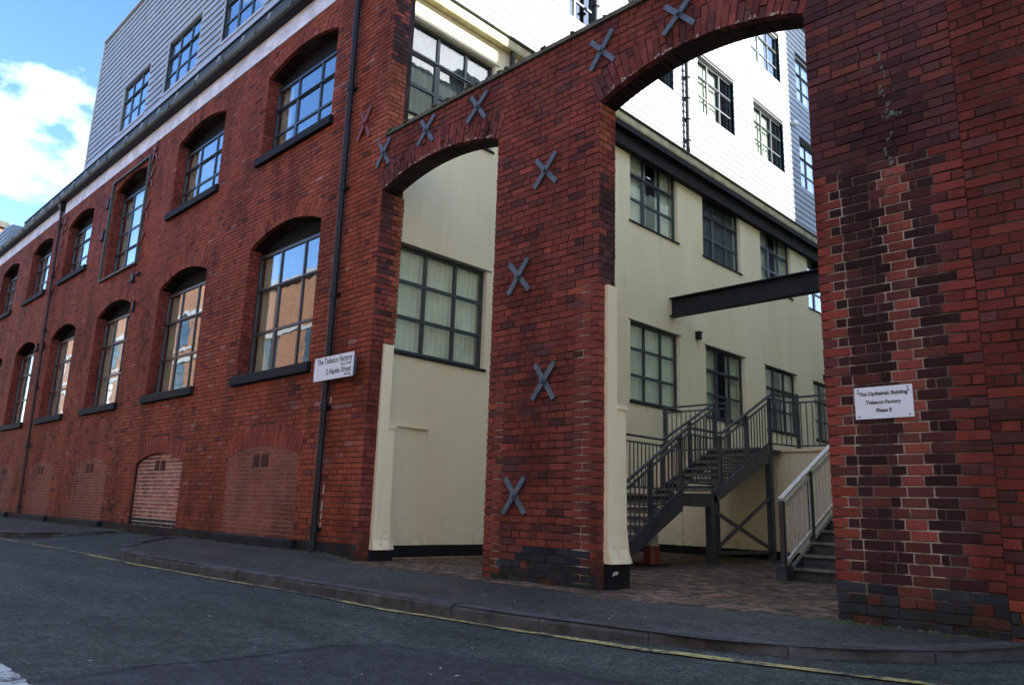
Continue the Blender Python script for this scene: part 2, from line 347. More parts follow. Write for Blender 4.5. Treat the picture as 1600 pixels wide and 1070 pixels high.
def voussoirs(F, cx, zs, half, rise, depth, tone, proud=0.008, back=-0.2, seed=3, th=0.082, rough=0.0, inner=(0.020, 0.014, 0.013)):
    """segmental arch ring: half width, rise, ring depth"""
    r = random.Random(seed); rad = (half * half + rise * rise) / (2 * rise); cz = zs + rise - rad
    a0 = math.asin(half / rad); n = max(5, round(2 * a0 * rad / th)); 
    for i in range(n):
        t0 = -a0 + 2 * a0 * i / n; t1 = -a0 + 2 * a0 * (i + 1) / n; g = 0.006 / rad
        cut = depth * (0.34 if i % 2 else 0.66)
        for ra, rb in ((0, cut - 0.005), (cut + 0.005, depth)):
            e0 = rad + ra; e1 = rad + rb + (r.uniform(-0.02, 0.02) * rough if ra else 0)
            c = tuple((cx + e * math.sin(t), cz + e * math.cos(t)) for e, t in ((e0, t0 + g), (e0, t1 - g), (e1, t1 - g), (e1, t0 + g)))
            if ra == 0:   # the bricks behind the face ring, near black: painted-in soffit shade plus soot and algae
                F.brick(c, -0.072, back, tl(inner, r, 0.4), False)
            F.brick(c, proud + r.uniform(-0.004, 0.006) * (1 + rough), -0.07 if ra == 0 else -0.02, tone(c[0][0], c[0][1], r, 0.0), False)
def arch_hole(x0, x1, z0, zs, rise, ring=0.0, m=0.0):
    cx = (x0 + x1) / 2; half = (x1 - x0) / 2; rad = (half * half + rise * rise) / (2 * rise); cz = zs + rise - rad
    a0 = math.asin(half / rad)
    def f(z):
        if z < z0: return None
        zi = zs - (0 if ring == 0 else 0.0)
        if ring == 0:
            if z <= zs: return (x0 - m, x1 + m)
            if z >= zs + rise: return None
            w = math.sqrt(max(0, rad * rad - (z - cz) ** 2)); return (cx - w, cx + w)
        Rr = rad + ring
        zo = cz + Rr * math.cos(a0)   # outer spring height
        if z <= zs: return (x0 - m, x1 + m)
        if z >= cz + Rr: return None
        if z <= zo:
            w = (z - cz) * math.tan(a0); return (cx - w - 0.006, cx + w + 0.006)
        w = math.sqrt(max(0, Rr * Rr - (z - cz) ** 2)); return (cx - w - 0.006, cx + w + 0.006)
    return f
def rect_hole(x0, x1, z0, z1): return lambda z: (x0, x1) if z0 <= z <= z1 else None

CAMP = Vector((0, -6.4, 0.768))
_cache = {}
def emit(fields, parent, pname='brick', limit=300, mat_o=None, mat_s=None, bevel=0.003):
    """the pieces that show largest become objects of their own, the rest one joined part"""
    mat_o = mat_o or M['brick_o']; mat_s = mat_s or M['brick']
    cand = []
    for fi, F in enumerate(fields):
        for c, n1, n0, tone, rect in F.q:
            mid = F.P((c[0][0] + c[2][0]) / 2, (c[0][1] + c[2][1]) / 2, n1)
            dv = CAMP - mid; a = abs((c[1][0] - c[0][0]) * (c[3][1] - c[0][1])) * abs(dv.normalized().dot(F.N)) / dv.length_squared
            q = cam.matrix_world.inverted() @ mid
            px, py = q.x / -q.z * 1184 / 800, q.y / -q.z * 1184 / 535
            if q.z > 0 or abs(px) > 0.985 or abs(py) > 0.97 or F.N.dot(dv) < 0 or (c[1][0] - c[0][0]) < 0.05: a = 0
            if F.hide and F.hide(mid): a = 0
            cand.append((a, fi, c, n1, n0, tone, rect))
    order = sorted(range(len(cand)), key=lambda k: -cand[k][0])
    single = set(k for k in order[:limit] if cand[k][0] > 0)
    vs_, fs, cols = [], [], []
    base = ORG[parent]
    for k, (a, fi, c, n1, n0, tone, rect) in enumerate(cand):
        F = fields[fi]
        if k in single:
            bv = bevel
            u0 = c[0][0]; v0 = c[0][1]
            key = (fi, id(F), round(c[1][0] - u0, 2), round(c[3][1] - v0, 3), round(n1, 3), n0) if rect else None
            me = _cache.get(key) if key else None
            if me is None:
                W = c[1][0] - u0; H = c[3][1] - v0
                cc = [(p[0] - u0, p[1] - v0) for p in c]
                cu = sum(p[0] for p in cc) / 4; cv = sum(p[1] for p in cc) / 4
                ins = [(p[0] + math.copysign(bv, cu - p[0]), p[1] + math.copysign(bv, cv - p[1])) for p in cc]
                vv = [F.U * p[0] + F.V * p[1] + F.N * n0 for p in cc] + [F.U * p[0] + F.V * p[1] + F.N * (n1 - bv) for p in cc] + [F.U * p[0] + F.V * p[1] + F.N * n1 for p in ins]
                ff = [(8, 9, 10, 11)] + [(i, (i + 1) % 4, 4 + (i + 1) % 4, 4 + i) for i in range(4)] + [(4 + i, 4 + (i + 1) % 4, 8 + (i + 1) % 4, 8 + i) for i in range(4)]
                me = bpy.data.meshes.new(pname); me.from_pydata([tuple(v) for v in vv], [], ff); me.update(); me.materials.append(mat_o)
                if key: _cache[key] = me
            o = link(pname, me, parent, F.P(u0, v0, 0)); o.color = (*tone, 1)
        else:
            n = len(vs_)
            for nn in (n0, n1):
                for p in c: vs_.append(tuple(F.P(p[0], p[1], nn) - base))
            fs += [(n + 4, n + 5, n + 6, n + 7), (n, n + 1, n + 5, n + 4), (n + 1, n + 2, n + 6, n + 5), (n + 2, n + 3, n + 7, n + 6), (n + 3, n, n + 4, n + 7)]
            cols += [tone] * 5
    if fs:
        me = bpy.data.meshes.new(pname + 's'); me.from_pydata(vs_, [], fs); me.update(); me.materials.append(mat_s)
        at = me.attributes.new('tone', 'FLOAT_COLOR', 'FACE')
        flat = [x for t in cols for x in (*t, 1.0)]; at.data.foreach_set('color', flat)
        o = link(pname, me, parent); o['kind'] = 'stuff'
Field.hide = None
def wall_solid(mb, O, U, N, u0, u1, z0, z1, t, holes, extra=()):
    """holes: (x0, x1, zb, zs, rise) with rise 0 for a flat head; N outward, thickness t inward"""
    O = Vector(O); U = Vector(U); N = Vector(N); P = lambda u, z, n: O + U * u + Vector((0, 0, z)) + N * n
    def top(h, x):
        x0, x1, zb, zs, rise = h
        if rise == 0: return zs
        cx = (x0 + x1) / 2; half = (x1 - x0) / 2; rad = (half * half + rise * rise) / (2 * rise); cz = zs + rise - rad
        return cz + math.sqrt(max(0, rad * rad - (x - cx) ** 2))
    bp = {u0, u1}
    for h in holes:
        n = 20 if h[4] else 1
        for i in range(n + 1): bp.add(h[0] + (h[1] - h[0]) * i / n)
    bp = sorted(b for b in bp if u0 - 1e-6 <= b <= u1 + 1e-6)
    def quad(*p): mb.add(p, [(0, 1, 2, 3)])
    for a, b in zip(bp, bp[1:]):
        if b - a < 1e-5: continue
        m = (a + b) / 2
        hs_ = sorted([h for h in holes if h[0] - 1e-6 < m < h[1] + 1e-6], key=lambda h: h[2])
        lo = (z0, z0)
        segs = []
        for h in hs_:
            segs.append((lo, (h[2], h[2]))); lo = (top(h, a), top(h, b))
            quad(P(a, h[2], 0), P(b, h[2], 0), P(b, h[2], -t), P(a, h[2], -t))
            quad(P(a, lo[0], -t), P(b, lo[1], -t), P(b, lo[1], 0), P(a, lo[0], 0))
        segs.append((lo, (z1, z1)))
        for (za, zb_), (zc, zd) in segs:
            if max(zc - za, zd - zb_) < 1e-5: continue
            quad(P(a, za, 0), P(b, zb_, 0), P(b, zd, 0), P(a, zc, 0))
            quad(P(b, zb_, -t), P(a, za, -t), P(a, zc, -t), P(b, zd, -t))
    for h in holes:
        for x in (h[0], h[1]):
            zt = h[3]
            if u0 <= x <= u1: quad(P(x, h[2], 0), P(x, h[2], -t), P(x, zt, -t), P(x, zt, 0))
    for x in (u0, u1):
        zq = extra[0] if (extra and x == u0) else z0
        quad(P(x, zq, 0), P(x, zq, -t), P(x, z1, -t), P(x, z1, 0))
    quad(P(u0, z1, 0), P(u1, z1, 0), P(u1, z1, -t), P(u0, z1, -t))

def tl(c, r, a): k = 1 + r.uniform(-a, a); return tuple(max(0.004, x * k * (1 + r.uniform(-0.06, 0.06))) for x in c)
RED = (0.236, 0.061, 0.032); DK = (0.085, 0.034, 0.032); ORG_ = (0.26, 0.075, 0.040); BLUE = (0.030, 0.036, 0.046); PURP = (0.128, 0.039, 0.032)
PINK = (0.30, 0.115, 0.085)
def tone_fac(u, z, r, w):
    if z < 0.24: return tl(BLUE, r, 0.35) if r.random() < 0.8 else tl(DK, r, 0.3)
    p = r.random()
    if u > -9.62 and u < -9.2 and 6.6 < z < 8.0: return tl(ORG_, r, 0.2)
    if p < 0.05: return tl((0.12, 0.038, 0.034), r, 0.3)
    if p < 0.13: return tl(ORG_, r, 0.15)
    if p < 0.145: return tl((0.26, 0.12, 0.10), r, 0.2)
    return tl(RED, r, 0.16)
def tone_arch(u, z, r, w):
    p = r.random()
    zb = 0.42 if (-6.1 < u < -5.2) else 0.30
    if u > -6.5 and z < zb: return tl(BLUE, r, 0.4) if p < 0.85 else tl(PURP, r, 0.3)
    if u > -3:                                        # right hand pier, repaired in strips
        row = int(z / CH); j = 0.06 if row % 2 else 0.0
        if z < 0.33: return tl(BLUE, r, 0.35) if p < 0.8 else tl(PURP, r, 0.4)
        if z < 3.75:
            if u < -1.60 + j * 1.3: return tl((0.034, 0.0155, 0.0165), r, 0.3) if p < 0.80 else tl((0.085, 0.030, 0.028), r, 0.3)
            return tl((0.145, 0.036, 0.028), r, 0.22) if p < 0.75 else tl(DK, r, 0.3)
        d = max(0.0, 1 - abs(u + 1.9) / 0.42) * max(0.0, min(1.0, (4.9 - z) / 0.8)); k = 1 - 0.55 * d
        c_ = (0.062, 0.027, 0.030) if p < 0.40 else ((0.088, 0.034, 0.034) if p < 0.82 else (0.125, 0.040, 0.032))
        return tl(tuple(x * k for x in c_), r, 0.16)
    if p < 0.10: return tl(DK, r, 0.3)
    if p < 0.34: return tl(PURP, r, 0.2)
    if p < 0.38: return tl((0.22, 0.056, 0.036), r, 0.2)
    return tl((0.168, 0.045, 0.031), r, 0.15)
def tone_right(u, z, r, w):
    p = r.random()
    if z < 0.28: return tl(BLUE, r, 0.4) if p < 0.6 else tl(RED, r, 0.3)
    if p < 0.16: return tl(DK, r, 0.3)
    if p < 0.36: return tl((0.150, 0.036, 0.026), r, 0.2)
    return tl((0.112, 0.029, 0.022), r, 0.18)
tone_jamb = lambda base: (lambda u, z, r, w: tl(ORG_, r, 0.3) if (u > 0.30 and z > 3.1) else (tl(DK, r, 0.4) if (z > 3.6 and r.random() < 0.75) else tl((0.17, 0.042, 0.034), r, 0.3)))

# ------------------------------------------------------------------ setting: ground, road, pavement
def sheet(name, pts, z, mat, kind='structure'):
    mb = MB(); mb.add([(p[0], p[1], z) for p in pts], [tuple(range(len(pts)))]); return mb.build(name, mat, None, kind=kind)
sheet('ground', [(-400, -400), (400, -400), (400, 400), (-400, 400)], -0.30, M['ground'])
def rz(x, y):
    z = -0.14 + 0.02 * math.cos((y + 5.5) / 3.6)
    w_ = max(0.0, min(1.0, (x + 4.6) / 2.0)); v_ = max(0.0, min(1.0, (y + 2.9) / 1.2)); z += 0.055 * w_ * w_ * (3 - 2 * w_) * v_ * v_ * (3 - 2 * v_)
    if y > -2.15:
        k = max(0.0, min(1.0, (x + 19.0) / 0.6)) * max(0.0, min(1.0, (-12.2 - x) / 0.8))
        z += k * (y + 2.15) / 2.15 * 0.17
    return z
mb = MB()
nx, ny = 190, 47
for i in range(nx + 1):
    for j in range(ny + 1):
        x = -70 + 95 * i / nx; y = -9.3 + 9.3 * j / ny
        mb.v.append((x, y, rz(x, y)))
mb.f = [(i * (ny + 1) + j, (i + 1) * (ny + 1) + j, (i + 1) * (ny + 1) + j + 1, i * (ny + 1) + j + 1) for i in range(nx) for j in range(ny)]
mb.build('road', M['road'], None, kind='structure')
def roadz(y, x=-8.0): return -0.14 + 0.02 * math.cos((y + 5.5) / 3.6) + 0.0005
# newer tarmac patch, ragged edge
edge = [(-4.55, -9.2), (-4.42, -5.6), (-4.39, -5.0), (-4.47, -4.56), (-4.38, -4.02), (-4.43, -3.5), (-4.25, -3.12), (-3.6, -3.02), (-2.9, -2.86), (-2.0, -2.62), (-1.0, -2.5), (6, -2.4), (20, -2.4)]
rp = random.Random(5); ed2 = []
for (a, b), (c, d) in zip(edge, edge[1:]):
    for k in range(8):
        t = k / 8; ed2.append((a + (c - a) * t + rp.uniform(-.02, .02), b + (d - b) * t + rp.uniform(-.02, .02)))
def zs_sheet(name, up, lo, mat, dz):
    m_ = MB()
    for p, q in zip(up, lo):
        for k in range(25): t = k / 24; y = p[1] + (q[1] - p[1]) * t; xx = p[0] + (q[0] - p[0]) * t; m_.v.append((xx, y, rz(xx, y) + dz))
    m_.f = [(i * 25 + k, (i + 1) * 25 + k, (i + 1) * 25 + k + 1, i * 25 + k + 1) for i in range(len(up) - 1) for k in range(24)]
    return m_.build(name, mat, None, kind='structure')
zs_sheet('road_patch', ed2, [(max(p[0], -4.56) if p[1] > -9 else p[0], -9.25) for p in ed2], M['patch'], 0.004)
mb = MB()
for (a, b), (c, d) in zip(ed2, ed2[1:]):
    w = rp.uniform(.004, .012)
    if b < -8 or a > 3: continue
    mb.add([(a - w, b + w * .5, rz(a, b) + .008), (a + w, b - w * .5, rz(a, b) + .008), (c + w, d - w * .5, rz(c, d) + .008), (c - w, d + w * .5, rz(c, d) + .008)], [(0, 1, 2, 3)])
mb.build('road_crack', M['crack'], None, kind='structure')

kerb_mid = [(-15.3, -0.02), (-14.85, -0.62), (-14.3, -1.12), (-13.7, -1.5), (-13.2, -1.8), (-12.6, -2.0), (-11.9, -2.08), (-11, -2.1), (-8, -2.05), (-5.5, -2.0), (-4.3, -1.93), (-3.35, -1.82), (-2.72, -1.74), (-2.25, -1.5), (-1.85, -1.2), (-1.5, -0.75), (-1.3, -0.3), (-1.22, -0.02)]
kerb_left = [(-60, -2.2), (-30, -2.2), (-19.6, -2.14), (-18.9, -2.02), (-18.35, -1.7), (-18.05, -1.2), (-17.95, -0.6), (-17.9, -0.02)]
def along(path, step):
    pts = [Vector((*p, 0)) for p in path]; out = [pts[0].copy()]; acc = 0.0; need = step
    for a, b in zip(pts, pts[1:]):
        l = (b - a).length; t = 0
        while acc + (l - t) >= need:
            t += need - acc; acc = 0; out.append(a + (b - a) * t / l)
        acc += l - t
    out.append(pts[-1]); return out
def yk(path, x):
    for (a, b), (c, d) in zip(path, path[1:]):
        if a <= x <= c: return b + (d - b) * (x - a) / (c - a)
    return path[0][1] if x < path[0][0] else path[-1][1]
def pz(x, y):   # pavement height: slight fall towards the kerb
    t = max(0, min(1, 1 + y / 2.1)); w = max(0, min(1, (-9.2 - x) / 0.8)); return -0.012 + t * (0.012 + 0.075 * w) + 0.004 * math.sin(x * 1.7) * math.sin(y * 2.3)
def pavement(path, name):
    xs = []; x = path[0][0]
    while x < path[-1][0]: xs.append(x); x += 0.2 if x > -20 else 1.0
    xs.append(path[-1][0]); m_ = MB(); n = 10
    for x in xs:
        y0 = yk(path, x)
        for k in range(n + 1):
            y = y0 + (0 - y0) * k / n; m_.v.append((x, y, pz(x, y)))
    m_.f = [(i * (n + 1) + k, (i + 1) * (n + 1) + k, (i + 1) * (n + 1) + k + 1, i * (n + 1) + k + 1) for i in range(len(xs) - 1) for k in range(n)]
    return m_.build(name, M['pave'], None, kind='structure')
pv = pavement(kerb_mid, 'pavement'); pv2 = pavement(kerb_left, 'pavement')
def kerbstones(path, parent, step=0.92):
    r = random.Random(11); pts = along(path, step)
    for i in range(len(pts) - 1):
        a, b = pts[i], pts[i + 1]
        if (b - a).length < 0.15: continue
        d = (b - a).normalized(); nrm = Vector((-d.y, d.x, 0)); g = 0.0035
        if a.x < -40: continue
        a2 = a + d * g; b2 = b - d * g; sec = []
        lift = r.uniform(-.006, .006); lean = r.uniform(-.008, .008); up0 = pz(a.x, a.y)
        prof = [(-0.006, -0.28), (-0.008, -0.03), (0.004, -0.010), (0.028, 0.002), (0.14, 0.004), (0.15, -0.28)]
        sg = 1.0
        m_ = MB(); vs_ = []
        for e in (a2, b2):
            for (o_, z_) in prof:
                vs_.append(e + nrm * (o_ + lean) * sg + Vector((0, 0, up0 + z_ + lift + 0.006)))
        n = len(prof)
        m_.add(vs_, [tuple(range(n))[::-1], tuple(range(n, 2 * n))] + [(k, (k + 1) % n, n + (k + 1) % n, n + k) for k in range(n)])
        o = m_.build('kerb_stone', M['kerb'], parent)
kerbstones(kerb_mid, pv); kerbstones(kerb_left, pv2)
# yellow line, 4 mm above the road, follows the kerb
yl = [(-60, -2.4), (-30, -2.36), (-18.654, -2.248), (-14.822, -2.136), (-11.585, -2.21), (-9.092, -2.159), (-7.245, -2.059), (-5.744, -2.103), (-4.845, -1.995), (-3.973, -1.984), (-3.05, -2.043), (-2.427, -1.934), (-1.9, -1.809), (-1.437, -1.684), (-0.9, -1.55)]
old_ = [(-60, -2.42), (-30, -2.38), (-19.5, -2.32), (-14.8, -2.3), (-11.6, -2.30), (-9.0, -2.26), (-7.25, -2.2), (-5.75, -2.16), (-4.0, -2.06), (-3.2, -1.98), (-2.5, -1.84), (-2.0, -1.66), (-1.5, -1.45), (-1.0, -1.2)]
def ribbon(name, path, w, mat, label=None):
    m_ = MB(); pts = along(path, 0.12); r = random.Random(3)
    for i, p in enumerate(pts):
        d = (pts[min(i + 1, len(pts) - 1)] - pts[max(i - 1, 0)]).normalized(); n = Vector((-d.y, d.x, 0))
        for s in (-1, 1):
            q = p + n * s * (w / 2 + r.uniform(-.006, .006))
            m_.v.append((q.x, q.y, rz(q.x, q.y) + 0.009))
    m_.f = [(2 * i, 2 * i + 2, 2 * i + 3, 2 * i + 1) for i in range(len(pts) - 1)]
    return m_.build(name, mat, None, kind='structure')
ribbon('yellow_line', yl, 0.085, M['yellow'])
m_ = MB()
pts = along([(-9.5, -5.19), (-4.9, -5.20), (-4.3, -5.21), (-3.6, -5.22)], 0.06)
r_ = random.Random(8)
for i, p in enumerate(pts):
    m_.v += [(p.x + r_.uniform(-.012, .012), p.y + r_.uniform(-.012, .012), roadz(p.y) + .010), (p.x, p.y - 0.12, roadz(p.y) + .010)]
m_.f = [(2 * i, 2 * i + 2, 2 * i + 3, 2 * i + 1) for i in range(len(pts) - 1)]
m_.build('white_line', M['whitepaint'], None, kind='structure')
# opposite pavement (behind the camera)
mb = MB(); mb.box((-70, -13.0, -0.28), (25, -9.3, 0.0)); mb.build('pavement', M['pave'], None, kind='structure')

# courtyard paving: blocks as pieces
cp = MB(); cp.add([(-9.6, -0.22, -0.006), (-6.5, -0.24, -0.006), (-4.9, -0.50, -0.006), (-2.56, 0.03, -0.006), (-2.4, 0.3, -0.006), (-2.4, 26, -0.006), (-9.6, 26, -0.006)], [tuple(range(7))])
court = cp.build('courtyard_paving', simple('paver_joint_sand', (0.05, 0.042, 0.036), 0.95), None, kind='structure')
def tone_pav(u, z, r, w): return tl((0.26, 0.175, 0.125), r, 0.2) if r.random() < 0.8 else tl((0.19, 0.14, 0.11), r, 0.3)
F = Field((0, 0, -0.006), (1, 0, 0), (0, 1, 0), (0, 0, 1))
def pav_hole(y):   # the paving's ragged street edge
    if y < -0.22: return (-9.6, -4.9 - (y + 0.22) * 0) 
    return None
def pav_hole2(y):
    if y < 0.03: return (-4.9 + (y + 0.50) * 4.4, -2.3)
    return None
lay(F, -9.58, -2.42, -0.49, 9.0, [pav_hole, pav_hole2], tone_pav, sl=0.195, hl=0.195, hdr_every=99, ch=0.1, jt=0.006, proud=0.010, seed=21, back=-0.01)
F.hide = lambda p: (p.y > 0.2 and (-6.6 < p.x * 6.4 / (p.y + 6.4) < -5.0))
pavm = simple('block_paver', (1, 1, 1), 0.85)
emit([F], court, 'paver', 300, bevel=0.003)

# ------------------------------------------------------------------ window prototypes
def prism_curtain(w, h, amp=0.03, waves=9):
    m_ = MB(); n = waves * 6
    for i in range(n + 1):
        x = -w / 2 + w * i / n; y = amp * (1 + .4 * math.sin(i * .37)) * math.sin(i / 6 * 2 * math.pi); m_.v += [(x, y, 0), (x, y * 0.8, h)]
    m_.f = [(2 * i, 2 * i + 2, 2 * i + 3, 2 * i + 1) for i in range(n)]
    return m_.mesh('curtain')
class Win:
    """local frame: x along the wall, +y into the wall, z up from the sill"""
    def __init__(s, w, rows, head=None, sill=None, cols=3, bar=0.045, edge=0.055, depth=0.05, glass='glass', casement=True, frame='frame', trim=None, curtains=(), lintel=None, heavy=None):
        s.parts = []; h = rows[-1]
        f = MB(); xs = [-w / 2 + w * k / cols for k in range(cols + 1)]
        f.box((-w / 2, 0, 0), (-w / 2 + edge, depth, h)); f.box((w / 2 - edge, 0, 0), (w / 2, depth, h))
        f.box((-w / 2 + edge, 0, 0), (w / 2 - edge, depth, edge)); f.box((-w / 2 + edge, 0, h - edge), (w / 2 - edge, depth, h))
        for z in rows[1:-1]:
            hb = bar * (1.5 if (heavy and z == rows[heavy]) else 1)
            f.box((-w / 2 + edge, 0.004, z - hb / 2), (w / 2 - edge, depth - .004, z + hb / 2))
            if heavy and z == rows[heavy]: f.box((-w / 2 + edge, -0.02, z - .012), (w / 2 - edge, 0.006, z + .012))
        for k in range(1, cols):
            x = xs[k]; b = bar
            if casement and k == 1: b = bar * 1.9
            for zi in range(len(rows) - 1):
                bb = b if not (casement and k == 1 and zi == len(rows) - 2) else bar
                f.box((x - bb / 2, 0.002, rows[zi] + (edge if zi == 0 else bar / 2)), (x + bb / 2, depth - .002, rows[zi + 1] - (edge if zi == len(rows) - 2 else bar / 2)))
        s.frame = f.mesh('window'); s.frame.materials.append(M[frame])
        s.panes = []
        for k in range(cols):
            for zi in range(len(rows) - 1):
                p = MB(); p.box((xs[k] + bar * .6, depth * .5, rows[zi] + bar * .4), (xs[k + 1] - bar * .6, depth * .5 + .006, rows[zi + 1] - bar * .4))
                a = rnd.uniform(-.004, .004)
                me = p.mesh('pane'); me.materials.append(M[glass]); s.panes.append(me)
        s.extra = []
        def ex(name, mb_, mat): me = mb_.mesh(name); me.materials.append(M[mat]); s.extra.append((name, me))
        if head:   # (opening springing above sill, rise, opening width)
            zs_, rise, ow, yb = head; hp = MB(); n = 18; half = ow / 2; rad = (half ** 2 + rise ** 2) / (2 * rise); cz = zs_ + rise - rad
            lo = [(-half, h), (half, h)]; up = []
            for i in range(n + 1):
                x = half - 2 * half * i / n; up.append((x, cz + math.sqrt(rad * rad - x * x)))
            hp.prism([(x, yb + .10, z) for x, z in lo + up], (0, 0.05, 0)); 
            ex('head_panel', hp, 'head')
        if sill: 
            y0, y1, zb, zt, over = sill; sb = MB()
            a, b = -w / 2 - over, w / 2 + over
            sb.prism([(a, y0, zb), (a, y0, zt - .015), (a, y0 + .015, zt), (a, y1, zt), (a, y1, zb)], (b - a, 0, 0)); ex('sill', sb, 'sill')
        if trim:
            t_, d_ = trim; tb = MB()
            tb.box((-w / 2 - t_, -d_, -t_), (-w / 2, 0.0, h + t_)); tb.box((w / 2, -d_, -t_), (w / 2 + t_, 0.0, h + t_))
            tb.box((-w / 2, -d_, h), (w / 2, 0.0, h + t_)); tb.box((-w / 2, -d_ - .02, -t_), (w / 2, 0.0, 0)); ex('trim', tb, 'clad_trim')
        if lintel:
            lb = MB(); lb.box((-w / 2 - .07, lintel, h + .0), (w / 2 + .10, lintel + .02, h + .018)); ex('drip_strip', lb, 'frame')
        for (cxx, cw, ch_, mat) in curtains:
            me = prism_curtain(cw, ch_, 0.012 if mat == 'blind' else 0.03, max(2, int(cw * (9 if mat == 'blind' else 7)))); me.transform(Matrix.Translation((cxx, 0.11, 0.02))); me.materials.append(M[mat]); s.extra.append(('curtain', me))
    def place(s, parent, loc, rot=0.0, label=None):
        o = link('window', s.frame, parent, loc); o.rotation_euler.z = rot
        if label: o['label'] = label
        for nm, lst in (('pane', s.panes),):
            for me in lst: p = bpy.data.objects.new(nm, me); col.objects.link(p); p.parent = o
        for nm, me in s.extra: p = bpy.data.objects.new(nm, me); col.objects.link(p); p.parent = o
        return o

# ------------------------------------------------------------------ the factory building
fac = empty('factory_building', (-9.6, 0, 0), 'long red brick factory with arched windows, cream courtyard side and grey clad top storeys', 'building')
WINX = [(-13.62, -11.04), (-18.10, -15.54), (-22.45, -19.92), (-26.72, -24.28), (-30.92, -28.44), (-35.2, -32.75), (-39.4, -37.0)]
holes, fh = [], []
SP_L, SP_U, RISE_L, RISE_U = 5.58, 9.30, 0.27, 0.22
BZ = 1.53
for i, (a, b) in enumerate(WINX):
    a_, b_ = a - .008, b + .008
    holes.append((a_, b_, 3.03, SP_L, RISE_L))
    zb = 6.66 if i == 2 else 7.47
    holes.append((a_, b_, zb, SP_U, RISE_U))
    fh += [arch_hole(a, b, 3.03, SP_L, RISE_L, 0.34), arch_hole(a, b, zb, SP_U, RISE_U, 0.30)]
    fh += [rect_hole(a - .24, b + .10, 2.885, 3.04)] + ([rect_hole(a - .24, b + .10, 7.33, 7.48)] if i != 2 else [])
    if i < 5:
        bb0, bb1 = a + .03, b - .02
        holes.append((bb0 - .008, bb1 + .008, 0.21, BZ, 0.21)); fh.append(arch_hole(bb0, bb1, 0.21, BZ, 0.21, 0.36))
        fh.append(rect_hole(bb0 - .08, bb1 + .17, 0.0 if i != 1 else 9, 0.225))
X0, X1 = -42.0, -9.3
mb = MB(); wall_solid(mb, (0, 0, 0), (1, 0, 0), (0, -1, 0), X0, X1, -0.25, 9.93, 0.40, [h for h in holes])
mb.build('wall', M['mortar'], fac)
FF = Field((0, 0, 0), (1, 0, 0), (0, 0, 1), (0, -1, 0))
lay(FF, X0, X1, -0.10, 9.92, fh, tone_fac, seed=5)
for i, (a, b) in enumerate(WINX):
    cx, half = (a + b) / 2, (b - a) / 2
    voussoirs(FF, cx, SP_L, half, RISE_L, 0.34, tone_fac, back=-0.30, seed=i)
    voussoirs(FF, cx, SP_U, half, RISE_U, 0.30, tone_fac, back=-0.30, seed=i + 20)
    if i < 5:
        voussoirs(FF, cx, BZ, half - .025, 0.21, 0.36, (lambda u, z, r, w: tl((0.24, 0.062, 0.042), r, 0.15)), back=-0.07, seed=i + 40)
# reveals of the windows: bricks on both jambs
JF = []
for i, (a, b) in enumerate(WINX):
    for zb, zt in ((3.05, SP_L), (6.68 if i == 2 else 7.5, SP_U)):
        F1 = Field((a - .008, 0, 0), (0, 1, 0), (0, 0, 1), (1, 0, 0)); F2 = Field((b + .008, 0, 0), (0, 1, 0), (0, 0, 1), (-1, 0, 0))
        k0 = math.ceil((zb + 0.10) / CH); zst = -0.10 + k0 * CH
        for F_ in (F1, F2):
            lay(F_, 0.0, 0.235, zst - CH, zt, [], lambda u, z, r, w: tl((0.20, 0.048, 0.034), r, 0.25), seed=i * 7 + int(zb), back=-0.002, proud=0.008, sl=0.11, hl=0.2)
            JF.append(F_)
# brick infill of the basement arches
for i in range(5):
    a, b = WINX[i]; a += .03; b -= .02; pale = (i == 1); dep = 0.055 if pale else 0.004
    inf = MB(); inf.box((a - .05, dep, 0.0), (b + .05, 0.3, 1.9)); inf.build('infill_panel', M['mortar_light'] if pale else M['mortar_pink'], fac, label='pale pointed brick infill of a blocked arch' if pale else None)
    FI = Field((0, dep, 0), (1, 0, 0), (0, 0, 1), (0, -1, 0))
    cx = (a + b) / 2
    vents = [rect_hole(cx - .27, cx - .08, 1.36, 1.59), rect_hole(cx + .03, cx + .26, 1.36, 1.59)]
    half = (b - a) / 2; rad = (half ** 2 + .21 ** 2) / .42; cz = BZ + .21 - rad
    def clip(z, a=a, b=b, cx=cx, rad=rad, cz=cz):
        return None
    def edgeL(z, a=a, cx=cx, rad=rad, cz=cz): 
        if z <= BZ: return None
        return (a - 1, cx - math.sqrt(max(0, rad * rad - (z - cz) ** 2)) + .0)
    def edgeR(z, b=b, cx=cx, rad=rad, cz=cz):
        if z <= BZ: return None
        return (cx + math.sqrt(max(0, rad * rad - (z - cz) ** 2)), b + 1)
    def tone_inf(u, z, r, w, pale=pale):
        if pale and z < 0.36: return tl(BLUE, r, 0.4)
        if pale: return tl((0.33, 0.150, 0.120), r, 0.3)
        return tl((0.215, 0.080, 0.056), r, 0.14)
    lay(FI, a, b, 0.06 if pale else 0.215, BZ + .20, vents + [edgeL, edgeR], tone_inf, seed=60 + i, proud=0.006, jt=0.018 if pale else 0.014, sl=0.22 if not pale else 0.21, hdr_every=3 if pale else 5, ch=CH * (0.98 if pale else 0.86))
    JF.append(FI)
    for u0_, u1_ in ((cx - .27, cx - .08), (cx + .03, cx + .26)):
        v = MB(); v.box((u0_, dep - .012, 1.36), (u1_, dep + .02, 1.585)); 
        for k in range(5): v.box((u0_ + .01, dep - .02, 1.38 + k * .04), (u1_ - .01, dep - .01, 1.395 + k * .04))
        v.build('air_brick', M['air'], fac)
    if not pale:
        s_ = MB(); s_.prism([(a - .07, -.10, .07), (a - .07, -.10, .205), (a - .07, -.085, .22), (a - .07, .05, .22), (a - .07, .05, .07)], (b - a + .23, 0, 0)); s_.build('basement_sill', M['sill'], fac)
